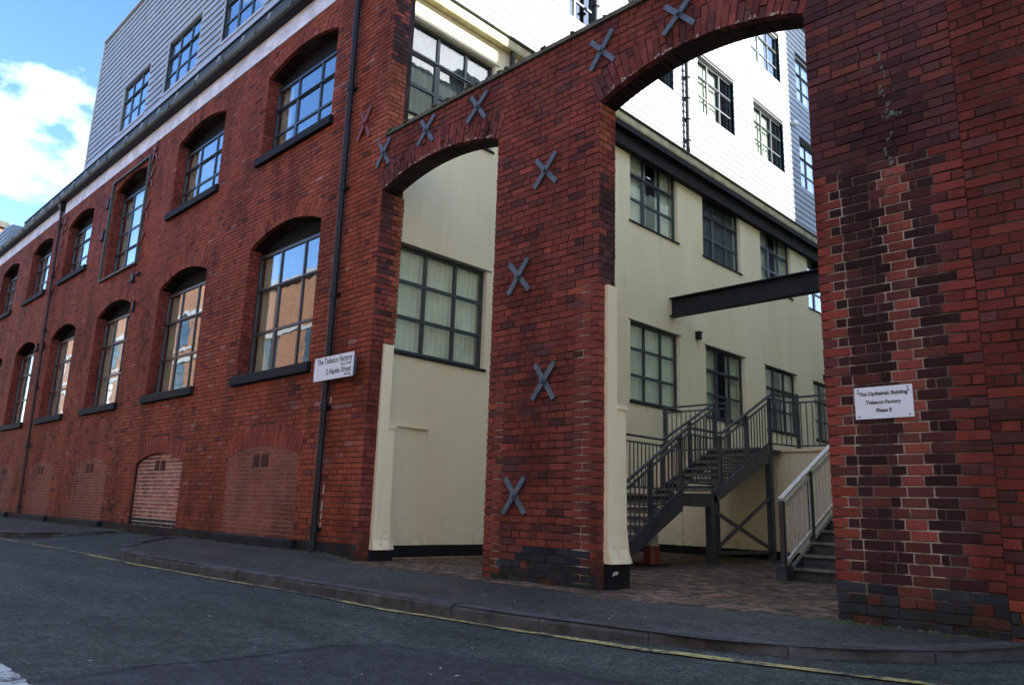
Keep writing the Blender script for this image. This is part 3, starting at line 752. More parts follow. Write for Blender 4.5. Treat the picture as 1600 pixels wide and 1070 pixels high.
# end jamb return (faces the first archway), brick
FJ = Field((-9.3, 0, 0), (0, 1, 0), (0, 0, 1), (1, 0, 0))
lay(FJ, 0.0, 0.43, -0.10, 5.6, [lambda z: (0.215, 0.6) if z < 3.16 else None], tone_jamb(0), seed=91, proud=0.008, sl=0.21, hl=0.105)
lay(FJ, 0.0, 0.30, -0.10 + CH * 81, 9.9, [], lambda u, z, r, w: tl(ORG_, r, 0.25) if 6.6 < z < 7.9 else (tl((0.06, 0.03, 0.03), r, 0.4) if r.random() < .6 else tl((0.2, 0.05, 0.04), r, .2)), seed=92, proud=0.008, sl=0.21, hl=0.105)
JF.append(FJ)
emit([FF] + JF, fac, 'brick', 300)

winL = Win(2.56, [0, 0.84, 1.70, 2.42], head=(SP_L - 3.06, RISE_L, 2.54, -0.0), sill=(-0.31, 0.03, -0.175, -0.01, 0.10), curtains=((-0.98, 0.5, 2.35, 'curtain'), (1.15, 0.2, 2.35, 'curtain')), heavy=2)
winU = Win(2.56, [0, 0.56, 1.12, 1.60], head=(SP_U - 7.50, RISE_U, 2.54, -0.0), sill=(-0.31, 0.03, -0.175, -0.01, 0.10), curtains=((-1.02, 0.42, 1.55, 'curtain'),), heavy=2)
winL2 = Win(2.45, [0, 0.84, 1.70, 2.42], head=(SP_L - 3.06, RISE_L, 2.44, -0.0), sill=(-0.31, 0.03, -0.175, -0.01, 0.10), curtains=((-0.45, 1.5, 2.35, 'blind'),), heavy=2)
winU2 = Win(2.45, [0, 0.56, 1.12, 1.60], head=(SP_U - 7.50, RISE_U, 2.44, -0.0), sill=(-0.31, 0.03, -0.175, -0.01, 0.10), curtains=((-0.5, 1.3, 1.55, 'blind'),), heavy=2)
winT = Win(2.50, [0, 0.75, 1.32, 1.90, 2.42], head=(SP_U - 6.68, RISE_U, 2.5, -0.0), sill=None, curtains=((-0.5, 1.3, 2.3, 'blind'),), heavy=1)
for i, (a, b) in enumerate(WINX):
    cx = (a + b) / 2
    (winL if i < 2 else winL2).place(fac, (cx, 0.22, 3.06))
    if i == 2: winT.place(fac, (cx, 0.22, 6.68), label='tall window in a projecting steel surround')
    else: (winU if i < 2 else winU2).place(fac, (cx, 0.22, 7.50))
# steel surround of the tall window
a, b = WINX[2]; s_ = MB()
s_.box((a - .20, -.08, 6.60), (a - .14, 0.0, 9.62)); s_.box((b + .02, -.08, 6.60), (b + .08, 0.0, 9.62)); s_.box((a - .14, -.08, 9.56), (b + .02, -.012, 9.61)); s_.box((a - .14, -.08, 6.61), (b + .02, -.012, 6.66))
s_.build('steel_surround', M['gutter'], fac)
# white band, soffit, gutter, raised flashing with brackets
mb = MB()
for x0_, x1_ in ((-42, -27.9), (-27.5, -9.3)): mb.box((x0_, -0.022, 9.925), (x1_, 0.4, 10.36))
mb.build('white_band', M['band'], fac)
mb = MB(); mb.box((-42, -0.20, 10.33), (-9.3, 0.30, 10.37)); mb.build('soffit', M['dark_metal'], fac)
mb = MB(); n = 10
prof = [(-0.20, 10.33), (-0.24, 10.36), (-0.26, 10.42), (-0.265, 10.475), (-0.25, 10.475), (-0.12, 10.44), (-0.10, 10.37)]
mb.prism([(-42, y, z) for y, z in prof], (32.7, 0, 0))
for k in range(22): x = -41 + k * 1.5; mb.box((x, -.28, 10.37), (x + .05, -.25, 10.49))
mb.build('gutter', M['gutter'], fac)
mb = MB(); mb.prism([(-33, -0.16, 10.45), (-33, -0.03, 10.98), (-33, 0.06, 10.98), (-33, 0.06, 10.45)], (23.7, 0, 0)); mb.build('flashing', M['flash'], fac)
brm = None
for k in range(20):
    x = -32.6 + k * 1.18
    if brm is None:
        t = MB(); t.prism([(-.014, -.17, -.20), (-.014, -.14, -.20), (-.014, -.06, .12), (-.014, -.09, .12)], (.028, 0, 0)); brm = t.mesh('bracket'); brm.materials.append(M['clad_trim'])
    link('gutter_bracket', brm, fac, (x, -0.02, 10.72))
mb = MB(); mb.box((-33, -.06, 10.98), (-9.3, 0.12, 11.02)); mb.build('capping', M['dark_metal'], fac)

# cladding boards; each run between windows is a board
def boards(O, U, N, u0, u1, z0, n, wins, parent, bh=0.1965, lap=0.034):
    O, U, N = Vector(O), Vector(U), Vector(N); cache = {}
    for k in range(n):
        z = z0 + k * bh
        hs_ = [(a, b) for a, b, zb, zt in wins if zb < z + bh * 0.5 < zt]
        segs = intervals(u0, u1, [(lambda q, h=h: h) for h in hs_], 0)
        for a, b in segs:
            if b - a < .03: continue
            key = round(b - a, 3); me = cache.get(key)
            if me is None:
                prof_ = [(0.0, 0.004), (lap, 0.0), (lap + .001, 0.010), (0.006, bh - .002), (0.0, bh - .002)]
                m_ = MB(); m_.prism([tuple(N * d + Vector((0, 0, zz))) for d, zz in prof_], U * (b - a)); me = m_.mesh('board'); me.materials.append(M['clad']); cache[key] = me
            link('board', me, parent, O + U * a + Vector((0, 0, z)))
cw = [(-23.3, -21.15), (-19.85, -17.8), (-16.4, -14.3), (-12.9, -10.8)]
fw = [(a, b, 11.30, 12.98) for a, b in cw] + [(a, b, 14.5, 16.4) for a, b in cw]
mb = MB(); wall_solid(mb, (0, 0.03, 0), (1, 0, 0), (0, -1, 0), -26.08, -9.63, 11.0, 15.67, 0.2, [(a, b, zb, zt, 0) for a, b, zb, zt in fw[:4]])
mb.build('upper_wall', M['dark_metal'], fac)
boards((0, 0.03, 0), (1, 0, 0), (0, -1, 0), -26.05, -9.56, 11.16, 23, fw[:4], fac)
mb = MB(); mb.box((-26.12, -.03, 11.02), (-9.56, 0.03, 11.155)); mb.box((-26.12, -.03, 11.157), (-26.05, 0.2, 15.70)); mb.box((-26.12, -.05, 15.70), (-9.56, 0.4, 15.76)); mb.build('cladding_trim', M['clad_trim'], fac)
wc = Win(2.1, [0, 0.52, 1.04, 1.55], trim=(0.07, 0.05), curtains=(), heavy=2)
for a, b in cw: wc.place(fac, ((a + b) / 2, 0.06, 11.36))
mb = MB(); mb.box((-26.12, 0.2, 10.4), (-25.9, 14, 15.7)); mb.build('end_wall', M['clad'], fac)

# courtyard side (faces +x)
XC = -9.6
WY = [1.6 + 3.2 * k for k in range(8)]
cyh = [(y - 1.0, y + 1.0, 3.17, 5.0, 0) for y in WY] + [(y - 1.0, y + 1.0, 7.33, 9.13, 0) for y in WY]
mb = MB(); wall_solid(mb, (XC, 0, 0), (0, 1, 0), (1, 0, 0), 0.41, 27.0, -0.25, 9.80, 0.25, cyh); mb.build('rendered_wall', M['render'], fac)
# build windows facing +x : local x -> world y, local y(into wall) -> world -x : rotation +90 about z gives x->y, y->-x
wy1 = Win(2.0, [0, 0.60, 1.20, 1.80], bar=0.06, edge=0.06, glass='glass2', casement=False, sill=(-0.12, 0.02, -0.05, 0.0, 0.04), lintel=-0.10, curtains=((0, 1.9, 1.75, 'blind'),))
wy2 = Win(2.0, [0, 0.60, 1.20, 1.80], bar=0.06, edge=0.06, glass='glass2', casement=True, sill=(-0.12, 0.02, -0.05, 0.0, 0.04), lintel=-0.10, curtains=((-0.5, 0.8, 1.75, 'blind'), (0.6, 0.6, 1.75, 'blind')), heavy=2)
M['shade'] = simple('grey_blue_roller_blind', (0.16, 0.19, 0.20), 0.9)
wy3 = Win(2.0, [0, 0.60, 1.20, 1.80], bar=0.06, edge=0.06, glass='glass2', casement=True, sill=(-0.12, 0.02, -0.05, 0.0, 0.04), lintel=-0.10, curtains=((0, 1.9, 1.75, 'shade'),), heavy=2)
for k, y in enumerate(WY):
    (wy1 if k in (0, 2) else wy2).place(fac, (XC - 0.09, y, 3.185), math.pi / 2)
    (wy3 if k in (0, 3) else wy2).place(fac, (XC - 0.09, y, 7.345), math.pi / 2)
mb = MB(); mb.box((XC - .02, 0.42, 0.02), (XC + .012, 8.0, 0.20)); mb.build('black_plinth', M['plinth'], fac)
# panel with a step near the jamb (old blocked doorway)
mb = MB(); mb.prism([(XC - .01, 0.42, 0.2), (XC - .01, 1.42, 0.2), (XC - .01, 1.36, 1.99), (XC - .01, 0.42, 1.99)], (0.035, 0, 0)); mb.build('rendered_panel', M['render'], fac)
mb = MB(); mb.box((XC + .004, 0.42, 1.992), (XC + .06, 1.40, 2.02)); mb.build('ledge', M['render'], fac)
# eaves gutter and steel channel
mb = MB(); mb.prism([(XC, 0.41, 9.56), (XC + .15, 0.41, 9.56), (XC + .165, 0.41, 9.60), (XC + .165, 0.41, 9.74), (XC, 0.41, 9.74)], (0, 26.5, 0)); mb.build('fascia', M['gutter_cream'], fac)
mb = MB(); mb.prism([(XC, 0.41, 9.745), (XC + .18, 0.41, 9.745), (XC + .21, 0.41, 9.77), (XC + .21, 0.41, 9.80), (XC, 0.41, 9.86)], (0, 26.5, 0)); mb.build('courtyard_gutter', M['gutter'], fac)
mb = MB(); mb.box((XC, 4.6, 8.98), (XC + .02, 22, 9.40)); mb.box((XC, 4.6, 8.95), (XC + .16, 22, 8.98)); mb.box((XC, 4.6, 9.40), (XC + .16, 22, 9.43)); mb.box((XC + .0, 4.6, 9.43), (XC + .14, 22, 9.555)); mb.build('steel_channel', M['plinth'], fac)
CW = [11.1 + 3.2 * k for k in range(-3, 6)]
ch_ = [(y - 1.0, y + 1.0, 11.42, 13.12) for y in CW] + [(y - 1.0, y + 1.0, 14.55, 16.3) for y in CW]
ch_ = [h for h in ch_ if h[0] > 0.3 and h[1] < 27]
mb = MB(); wall_solid(mb, (XC + .0, 0, 0), (0, 1, 0), (1, 0, 0), 0.1, 27.0, 9.81, 17.6, 0.2, [(a, b, c, d, 0) for a, b, c, d in ch_]); mb.build('upper_wall', M['dark_metal'], fac)
boards((XC, 0, 0), (0, 1, 0), (1, 0, 0), 0.03, 27.0, 9.87, 39, ch_, fac, lap=0.024)
wcc = Win(2.0, [0, 0.56, 1.12, 1.68], trim=(0.05, 0.045), glass='glass2', curtains=((-0.3, 1.2, 1.6, 'blind'),), heavy=2)
for a, b, zb, zt in ch_: wcc.place(fac, (XC - 0.08, (a + b) / 2, zb + .01), math.pi / 2)
mb = MB()
for y, za_, zb_ in ((5.55, 9.85, 17.2), (9.4, 9.85, 17.2), (2.95, 8.7, 9.7)):
    t_ = MB(); t_.tube((XC + .10, y, za_), (XC + .10, y, zb_), 0.052); t_.build('courtyard_downpipe', M['dark_metal'], fac)
for y in (5.55, 9.4):
    for k in range(12): mb.box((XC + .02, y - .07, 10.2 + k * .6), (XC + .17, y + .07, 10.23 + k * .6))
mb.build('pipe_clips', M['dark_metal'], fac, kind='stuff')
for y, z in ((9.8, 5.13), (17.45, 5.2)):
    mb = MB(); mb.box((XC, y - .07, z - .09), (XC + .10, y + .07, z + .09)); mb.box((XC, y - .09, z + .09), (XC + .13, y + .09, z + .10)); mb.build('vent_cowl', M['dark_metal'], fac)
mb = MB(); mb.tube((XC + .02, 16.0, 13.42), (XC + .10, 16.0, 13.42), 0.09, 12); mb.tube((XC + .1, 16.0, 13.42), (XC + .2, 16.0, 13.38), 0.11, 12, 0.06); mb.build('bulkhead_lamp', M['clad_trim'], fac)
# floors, inner walls and roofs close the building off
for z, x1_ in ((2.95, -9.85), (6.55, -9.85), (9.78, -9.82), (13.9, -9.82)):
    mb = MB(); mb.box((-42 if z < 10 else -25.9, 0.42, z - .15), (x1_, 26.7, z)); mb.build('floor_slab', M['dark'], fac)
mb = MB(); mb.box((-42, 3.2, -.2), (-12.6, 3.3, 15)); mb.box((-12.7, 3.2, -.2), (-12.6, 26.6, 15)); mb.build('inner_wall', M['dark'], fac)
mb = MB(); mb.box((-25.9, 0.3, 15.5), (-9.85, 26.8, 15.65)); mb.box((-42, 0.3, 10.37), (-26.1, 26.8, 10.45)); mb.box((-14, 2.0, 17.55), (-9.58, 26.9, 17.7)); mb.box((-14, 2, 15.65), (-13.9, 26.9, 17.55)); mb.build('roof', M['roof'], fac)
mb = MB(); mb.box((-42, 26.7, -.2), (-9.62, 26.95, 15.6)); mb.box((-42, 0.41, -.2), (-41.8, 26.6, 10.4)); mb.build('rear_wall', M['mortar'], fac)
rw = MB(); rw.box((-9.58, 27.2, -.2), (-2.0, 34, 9.5)); rw.build('added_sky_block', M['render'], fac)  # unseen block added to keep low bright sky out of the window reflections
# roof housing at the far end
gb = MB(); gb.box((-41.2, 0.42, 10.46), (-38.15, 3.2, 12.42)); 
for k in range(6): gb.box((-38.16, 0.75, 10.7 + k * .3), (-38.12, 3.2, 10.73 + k * .3))
for k in range(9): gb.box((-41.1, 0.39, 10.6 + k * .2), (-38.2, 0.43, 10.66 + k * .2))
gb.build('roof_housing', M['greybox'], fac)
# iron fixings painted red
def xplate(parent, x, z, L_, ang, mat, y=-.012, sp=88, name='tie_plate'):
    m_ = MB()
    for s, yy in ((1, -.020), (-1, -.040)):
        t = R(ang + s * sp / 2); d = Vector((math.cos(t), 0, math.sin(t))) * L_ / 2; c = Vector((x, yy, z))
        m_.bar(c - d, c + d, 0.02, 0.062, up=Vector((-d.z, 0, d.x)).normalized())
    m_.tube((x, -.05, z), (x, -.085, z), 0.028, 6); m_.tube((x, 0.0, z), (x, -.05, z), 0.02, 6)
    return m_.build(name, mat, parent)
for x, z in ((-19.68, 9.63), (-19.72, 8.92), (-19.75, 8.04), (-19.80, 7.15), (-27.25, 9.49), (-27.25, 8.75), (-27.33, 8.01), (-27.42, 7.2)):
    xplate(fac, x, z, 0.60, 90 + rnd.uniform(-12, 12), M['tie_red'], sp=62)
xplate(fac, -9.9, 6.94, 0.62, 88, M['tie_red'], sp=62)
for x, z, w, h in ((-19.95, 6.25, .16, .20), (-19.6, 6.30, .08, .08), (-19.6, 5.44, .06, .28), (-28.06, 5.47, .08, .25), (-27.25, 5.41, .08, .25), (-22.95, 8.1, .12, .3), (-22.9, 9.05, .12, .3)):
    mb = MB(); mb.box((x - w / 2, -.07, z - h / 2), (x + w / 2, 0, z + h / 2)); mb.box((x - w / 2, -.11, z - h / 2 - .03), (x + w * .9, -.04, z - h / 2)); mb.build('pipe_stub', M['pipe'], fac)
# rendered buttress on the jamb of the first archway
def pad(parent, xf, side, y0, y1u, y1l, ztop, zstep, zbot, name, flare=.05, th=.05):
    m_ = MB(); X = xf; n = 8
    m_.box((X - .0, y0, zstep), (X + th, y1u, ztop))
    m_.prism([(X, y0, zstep), (X + th, y0, zstep), (X + th + .012, y0, zstep - .5), (X + th + .016, y0, zbot + .3), (X + th + .026, y0, zbot + .14), (X + th + flare + .02, y0, zbot), (X, y0, zbot)], (0, y1l - y0, 0))
    m_.box((X, y1u, zstep), (X + th + .02, y1l + .02, zstep + .05))
    v0 = len(m_.v)
    m_.prism([(X, y1l, zbot), (X, y1l, zstep - .02), (X, y1l + .001, zstep - .02), (X, y1l + .03, zbot + .35), (X, y1l + .07, zbot + .12), (X, y1l + .13, zbot)], (th, 0, 0))
    return m_.build(name, M['render'], parent)
pad(fac, -9.3, 1, 0.215, 0.39, 0.50, 3.17, 1.91, 0.16, 'rendered_buttress')
mb = MB(); mb.box((-9.3, 0.22, -.05), (-9.235, 0.60, 0.16)); mb.build('black_plinth', M['plinth'], fac)

# ------------------------------------------------------------------ the arched screen wall
aw = empty('arched_brick_wall', (-5.0, 0, 0), 'free standing red brick wall with two wide arches, stone coping and grey iron tie plates', 'wall')
A1 = (-9.29, -6.70, 5.59, 0.23); A2 = (-5.01, -2.57, 5.48, 0.25)
AX0, AX1 = -9.29, -1.385; AT = 6.50; TH = 0.30
hol = [(A1[0] - .001, A1[1] + .008, -1, A1[2], A1[3]), (A2[0] - .008, A2[1] + .008, -1, A2[2], A2[3])]
mb = MB(); wall_solid(mb, (0, 0.001, 0), (1, 0, 0), (0, -1, 0), AX0, AX1, -0.25, AT, TH, [(a, b, -0.25 + 1e-3, zs, r_) for a, b, _, zs, r_ in hol], extra=(5.59,)); mb.build('wall', M['mortar'], aw)
FA = Field((0, 0.0, 0), (1, 0, 0), (0, 0, 1), (0, -1, 0))
ZB0 = -0.10
def strip_l(row): return (-2.563, -2.563 + (0.125, 0.205, 0.115, 0.225)[row % 4])
def strip_m(row): return ((-2.035, -1.85), (-1.985, -1.795), (-2.02, -1.86), (-1.975, -1.79))[row % 4]
def hole_l(z):
    row = int((z - ZB0) / CH); return (-2.60, strip_l(row)[1] + .006) if 0.30 < z < 3.72 else None
def hole_m(z):
    row = int((z - ZB0) / CH); a, b = strip_m(row); return (a - .006, b + .006) if 0.36 < z < 3.62 else None
r_ = random.Random(77)
for row in range(60):
    z = ZB0 + row * CH; zm = z + 0.036
    for fn, lo, hi, base in ((strip_l, .30, 3.72, (0.185, 0.046, 0.034)), (strip_m, .36, 3.62, (0.215, 0.062, 0.048))):
        if not lo < z + 0.001 < hi: continue
        a, b = fn(row); g = .007; dk_ = (0.10, 0.036, 0.034) if r_.random() < (.16 if z > 1.6 else .3) else base
        FA.brick(((a + (g if fn is strip_m else 0), z), (b - g, z), (b - g, z + CH - JT), (a + (g if fn is strip_m else 0), z + CH - JT)), 0.008 + r_.uniform(-.002, .003), -.005, tl(dk_, r_, .2), True)
ah = [hole_l, hole_m, arch_hole(A1[0], A1[1], -1, A1[2], A1[3], 0.35), arch_hole(A2[0], A2[1], -1, A2[2], A2[3], 0.36)]
lay(FA, AX0 - .0, AX1 - .001, -0.10, AT - .01, ah, tone_arch, seed=31, irregular=1.6)
def tone_v(u, z, r, w):
    p = r.random(); return tl(PURP, r, 0.3) if p < .35 else (tl(DK, r, .3) if p < .5 else tl((0.17, 0.048, 0.038), r, 0.25))
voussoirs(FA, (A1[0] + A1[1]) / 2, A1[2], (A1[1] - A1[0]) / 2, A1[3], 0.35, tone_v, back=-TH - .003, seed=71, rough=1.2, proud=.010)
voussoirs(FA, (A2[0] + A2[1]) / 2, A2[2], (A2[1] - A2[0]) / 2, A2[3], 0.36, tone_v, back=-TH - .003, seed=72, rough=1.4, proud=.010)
jf = [FA]
for x, s, zt, seed in ((A1[1] + .008, -1, A1[2], 1), (A2[0] - .008, 1, A2[2], 2), (A2[1] + .008, -1, A2[2], 3)):
    F_ = Field((x, 0, 0), (0, 1, 0), (0, 0, 1), (s, 0, 0))
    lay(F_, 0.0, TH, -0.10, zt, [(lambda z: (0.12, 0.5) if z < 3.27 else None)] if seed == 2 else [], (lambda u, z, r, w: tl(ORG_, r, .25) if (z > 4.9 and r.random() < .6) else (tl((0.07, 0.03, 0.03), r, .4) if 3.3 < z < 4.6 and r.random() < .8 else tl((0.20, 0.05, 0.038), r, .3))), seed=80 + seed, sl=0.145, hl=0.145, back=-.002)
    jf.append(F_)
emit(jf, aw, 'brick', 300, bevel=0.004)
mb = MB(); mb.box((-5.01, 0.12, 0.26), (-4.955, 0.3, 3.27)); 
pad(aw, -5.018, 1, 0.115, 0.28, 0.44, 3.27, 1.89, 0.262, 'rendered_buttress')
mb = MB(); mb.box((-6.68, TH + .003, -.1), (-5.0, TH + .03, 3.26)); mb.build('rear_render', M['render'], aw)
mb = MB(); mb.box((-5.018, 0.13, -.05), (-4.955, 0.50, 0.262)); mb.build('black_plinth', M['plinth'], aw)
mb = MB(); 
for k, (y, z) in enumerate(((0.24, 0.14),)): mb.prism([(-4.955, y - .05, z), (-4.955, y + .04, z + .015), (-4.955, y + .05, z + .045), (-4.955, y - .03, z + .04)], (.006, 0, 0))
mb.build('chipped_patch', M['flake'], aw)
# coping stones
x = AX0 + .02; kk = 0
while x < AX1 - .1:
    w = min(0.9, AX1 - x); mb = MB(); z0_ = AT + .002 + rnd.uniform(-.002, .004)
    mb.prism([(x + .004, -.045, z0_), (x + .004, -.05, z0_ + .05), (x + .004, 0.12, z0_ + .085), (x + .004, TH + .05, z0_ + .05), (x + .004, TH + .045, z0_)], (w - .008, 0, 0)); mb.build('coping_stone', M['coping'], aw); x += w
r_ = random.Random(44); mb = MB()
for k in range(90):
    x = r_.uniform(AX0, AX1 - .1); y = r_.uniform(-.05, .02); s = r_.uniform(.012, .035)
    mb.tube((x - s, y, AT + .055), (x + s, y, AT + .055 + r_.uniform(0, .02)), s, 6, s * .5)
mb.build('moss', M['leaf'], aw, kind='stuff')
for (x, z, an, sp) in ((-9.295, 6.22, 88, 72), (-8.234, 6.236, 86, 80), (-7.12, 6.195, 84, 84), (-4.964, 6.122, 92, 80), (-3.912, 6.10, 88, 92), (-5.823, 4.85, 90, 84), (-6.228, 3.573, 92, 80), (-5.776, 2.23, 88, 74), (-6.193, 0.939, 90, 78)):
    xplate(aw, x, z, 0.52, an, M['tie'], sp=sp)
r_ = random.Random(5); mb = MB()
for (x0_, x1_, zs_, ri) in (A1, A2):
    half = (x1_ - x0_) / 2; rad = (half * half + ri * ri) / (2 * ri); cz = zs_ + ri - rad; cxx = (x0_ + x1_) / 2; a0 = math.asin(half / rad)
    for k in range(95):
        t = -a0 * .93 + 1.86 * a0 * r_.random(); e = rad + abs(r_.gauss(0, .018)) - .002; w = r_.uniform(.004, .016); h = r_.uniform(.004, .022)
        x = cxx + e * math.sin(t); z = cz + e * math.cos(t)
        mb.prism([(x - w, -.0185, z), (x + w * .7, -.0185, z + .003), (x + w, -.0185, z + h), (x - w * .5, -.0185, z + h * .8)], (0, .008, 0))
mb.build('lime_stain', M['flake'], aw, kind='stuff')
# residue of an old pipe: thin mortar smear and rust run on the right pier
r_ = random.Random(12)
mb = MB()
for k in range(26):
    z = 3.62 + k * .045; x = -1.915 + .02 * math.sin(k) + r_.uniform(-.012, .012)
    if r_.random() < .45: continue
    w = r_.uniform(.008, .022); h = r_.uniform(.02, .045); mb.prism([(x - w, -.0085, z - .01), (x + w * .8, -.0085, z + .008), (x + w, -.0085, z + h), (x - w * .7, -.0085, z + h * .9)], (0, -.0045, 0))
for k in range(9): 
    x = -1.95 + k * .016; z = 4.15 + r_.uniform(-.02, .03); mb.prism([(x, -.0085, z), (x + .03, -.0085, z + .006), (x + .028, -.0085, z + .03), (x, -.0085, z + .022)], (0, -.0045, 0))
mb.build('mortar_smear', simple('verdigris_mortar', (0.10, 0.135, 0.115), .9, var=.5, scale=20), aw)

# ------------------------------------------------------------------ right hand building
rb = empty('brick_building', (-1.38, 0, 0), 'tall red brick building filling the right edge of the view', 'building')
mb = MB(); wall_solid(mb, (0, 0.002, 0), (1, 0, 0), (0, -1, 0), -1.3845, 14, -0.25, 13.9, 0.35, [(2.2, 3.6, 1.2, 3.6, .2), (5.6, 7.0, 1.2, 3.6, .2), (9, 10.4, 1.2, 3.6, .2)]); mb.build('wall', M['mortar'], rb)
FR = Field((0, 0.002, 0), (1, 0, 0), (0, 0, 1), (0, -1, 0))
lay(FR, -1.382, 13.98, -0.13, 13.85, [arch_hole(a, a + 1.4, 1.2, 3.6, .2) for a in (2.2, 5.6, 9.0)], tone_right, seed=55, irregular=1.6)
emit([FR], rb, 'brick', 300, bevel=0.004)
for a in (2.2, 5.6, 9.0):
    mb = MB(); mb.box((a, 0.2, 1.2), (a + 1.4, 0.22, 3.85)); mb.build('shutter', M['dark_metal'], rb)
mb = MB(); mb.box((-2.40, 0.32, -.2), (-2.1, 22.4, 13.9)); mb.build('unseen_bounce_wall', M['render'], rb)  # unseen face, given pale render to bounce light into the courtyard
mb = MB(); mb.box((-2.1, 20.5, -.2), (14, 20.8, 13.9)); mb.box((13.7, 0.36, -.2), (14, 20.5, 13.9)); mb.box((-2.4, 0.32, 13.9), (-2.0, 7.9, 14.05)); mb.box((-2.4, 7.9, 13.9), (-2.0, 22.4, 14.72)); mb.box((-2.1, 0.36, 13.6), (13.7, 20.5, 13.9)); mb.build('rear_wall', M['mortar'], rb)  # includes a raised roof edge, unseen, added to shade the fascia and channel
mb = MB(); mb.box((-2.4, 22.5, -.2), (0.0, 34, 25)); mb.build('rear_tower', M['mortar'], rb)

# ------------------------------------------------------------------ neighbours
def far_building(loc, name, label, x0, x1, y0, y1, h, face, brickc, cols_, rows_, z0=1.0, zp=3.3):
    o = empty(name, loc, label, 'building')
    mb = MB(); mb.box((x0, y0, -.2), (x1, y1, h)); m_, nt, bs = newmat(name + '_brick'); p = pos(nt)
    bt = nt.nodes.new('ShaderNodeTexBrick'); bt.inputs['Scale'].default_value = 1; bt.inputs['Brick Width'].default_value = .235; bt.inputs['Row Height'].default_value = .082; bt.inputs['Mortar Size'].default_value = .008
    bt.inputs['Color1'].default_value = (*brickc, 1); bt.inputs['Color2'].default_value = (*[x * .7 for x in brickc], 1); bt.inputs['Mortar'].default_value = (.18, .14, .11, 1)
    sp = nt.nodes.new('ShaderNodeSeparateXYZ'); cb = nt.nodes.new('ShaderNodeCombineXYZ'); nt.links.new(p, sp.inputs[0])
    ad = nt.nodes.new('ShaderNodeMath'); ad.operation = 'ADD'; nt.links.new(sp.outputs[0], ad.inputs[0]); nt.links.new(sp.outputs[1], ad.inputs[1])
    nt.links.new(ad.outputs[0], cb.inputs[0]); nt.links.new(sp.outputs[2], cb.inputs[1]); nt.links.new(cb.outputs[0], bt.inputs['Vector'])
    nt.links.new(bt.outputs[0], bs.inputs['Base Color']); bs.inputs['Roughness'].default_value = .9
    mb.build('wall', m_, o)
    mb = MB(); mb.box((x0 - .15, y0 - .15, h), (x1 + .15, y1 + .15, h + .3)); 
    mb.build('cornice', M['clad_trim'] if face == 'n' else M['coping'], o)
    if face == 'n':
        for r__ in range(rows_):
            zz = z0 + r__ * zp
            mb = MB(); mb.box((x0, y1, zz + 2.15), (x1, y1 + .06, zz + 2.4)); mb.box((x0, y1, zz - .35), (x1, y1 + .06, zz - .15)); mb.build('string_course', M['clad_trim'], o)
            for c in range(cols_):
                xx = x0 + (c + .5) * (x1 - x0) / cols_
                f = MB(); f.box((xx - .8, y1, zz), (xx + .8, y1 + .03, zz + 2.1))
                fo = f.build('window', M['frame'], o)
                g = MB(); 
                for a in (-.75, .03):
                    for b in (.05, .78, 1.5): g.box((xx + a, y1 + .03, zz + b), (xx + a + .7, y1 + .04, zz + b + .6 - (.1 if b > 1 else 0)))
                g.build('pane', M['band'] if (c + r__) % 3 == 0 else M['glass2'], fo)
    return o
far_building((-10, -13, 0), 'opposite_building', 'sunlit orange brick building with pale bands, mirrored in the lower arched windows', -49.3, 20, -22, -13, 12.6, 'n', (0.40, 0.19, 0.11), 16, 3)
far_building((-60, -13, 0), 'opposite_building', 'taller orange brick building further along, mirrored in the second arched window', -80, -49.5, -16.5, -13.2, 15.8, 'n', (0.38, 0.18, 0.11), 9, 4)
far_building((-48, 1, 0), 'neighbouring_building', 'orange brick building with dark cornice beyond the far end of the factory roof', -56, -45, -0.2, 1.42, 14.2, 'e', (0.52, 0.20, 0.10), 0, 0)

# ------------------------------------------------------------------ terrace, stairs, railings
tw = MB(); TZ = 2.06
tw.box((-9.59, 8.0, -.05), (-2.41, 8.25, TZ)); ter = tag(tw.build('terrace_wall', M['render'], None), 'low cream rendered wall holding up the raised terrace behind the stairs', 'wall')
mb = MB(); mb.box((-9.59, 7.955, TZ + .0), (-2.41, 8.3, TZ + .05)); mb.build('coping', M['render'], ter)
mb = MB(); mb.box((-9.585, 7.985, 0.0), (-2.42, 7.999, 0.17)); mb.build('black_plinth', M['plinth'], ter)
mb = MB(); mb.box((-9.59, 8.3, TZ - .1), (-2.41, 26, TZ)); mb.build('terrace_slab', M['dark'], ter)
mb = MB(); mb.box((-9.1, 7.93, 0.17), (-8.95, 8.0, TZ - .3)); mb.build('pilaster', M['render'], ter)
def railing(root, pts, h=1.02, gap=0.115, posts=(), mat=None, light=None, hand=0.05, bottom=0.09, sub=0.11, outer=(0, 0, 0)):
    """pts: foot line (Vectors); builds handrail, rails, separate balusters and posts under root"""
    mat = mat or M['stair_metal']; up = Vector((0, 0, 1))
    for a, b in zip(pts, pts[1:]):
        a = Vector(a); b = Vector(b)
        m_ = MB(); m_.bar(a + up * h, b + up * h, hand, 0.035); m_.build('handrail', light or mat, root)
        for hh_ in (h - sub, bottom): m_ = MB(); m_.bar(a + up * hh_, b + up * hh_, 0.03, 0.03 if light is None else .055); m_.build('rail', light or mat, root)
        L_ = (Vector((b.x, b.y, 0)) - Vector((a.x, a.y, 0))).length; n = max(2, round(L_ / gap))
        t0 = MB(); t0.box((-.008, -.008, bottom), (.008, .008, h - sub)); me = t0.mesh('baluster'); me.materials.append(light or mat)
        for k in range(1, n): link('baluster', me, root, a + (b - a) * k / n)
    for p in posts:
        p = Vector(p); m_ = MB(); m_.box(p + Vector((-.03, -.03, -.08)), p + Vector((.03, .03, h - .02))); m_.build('post', mat, root)
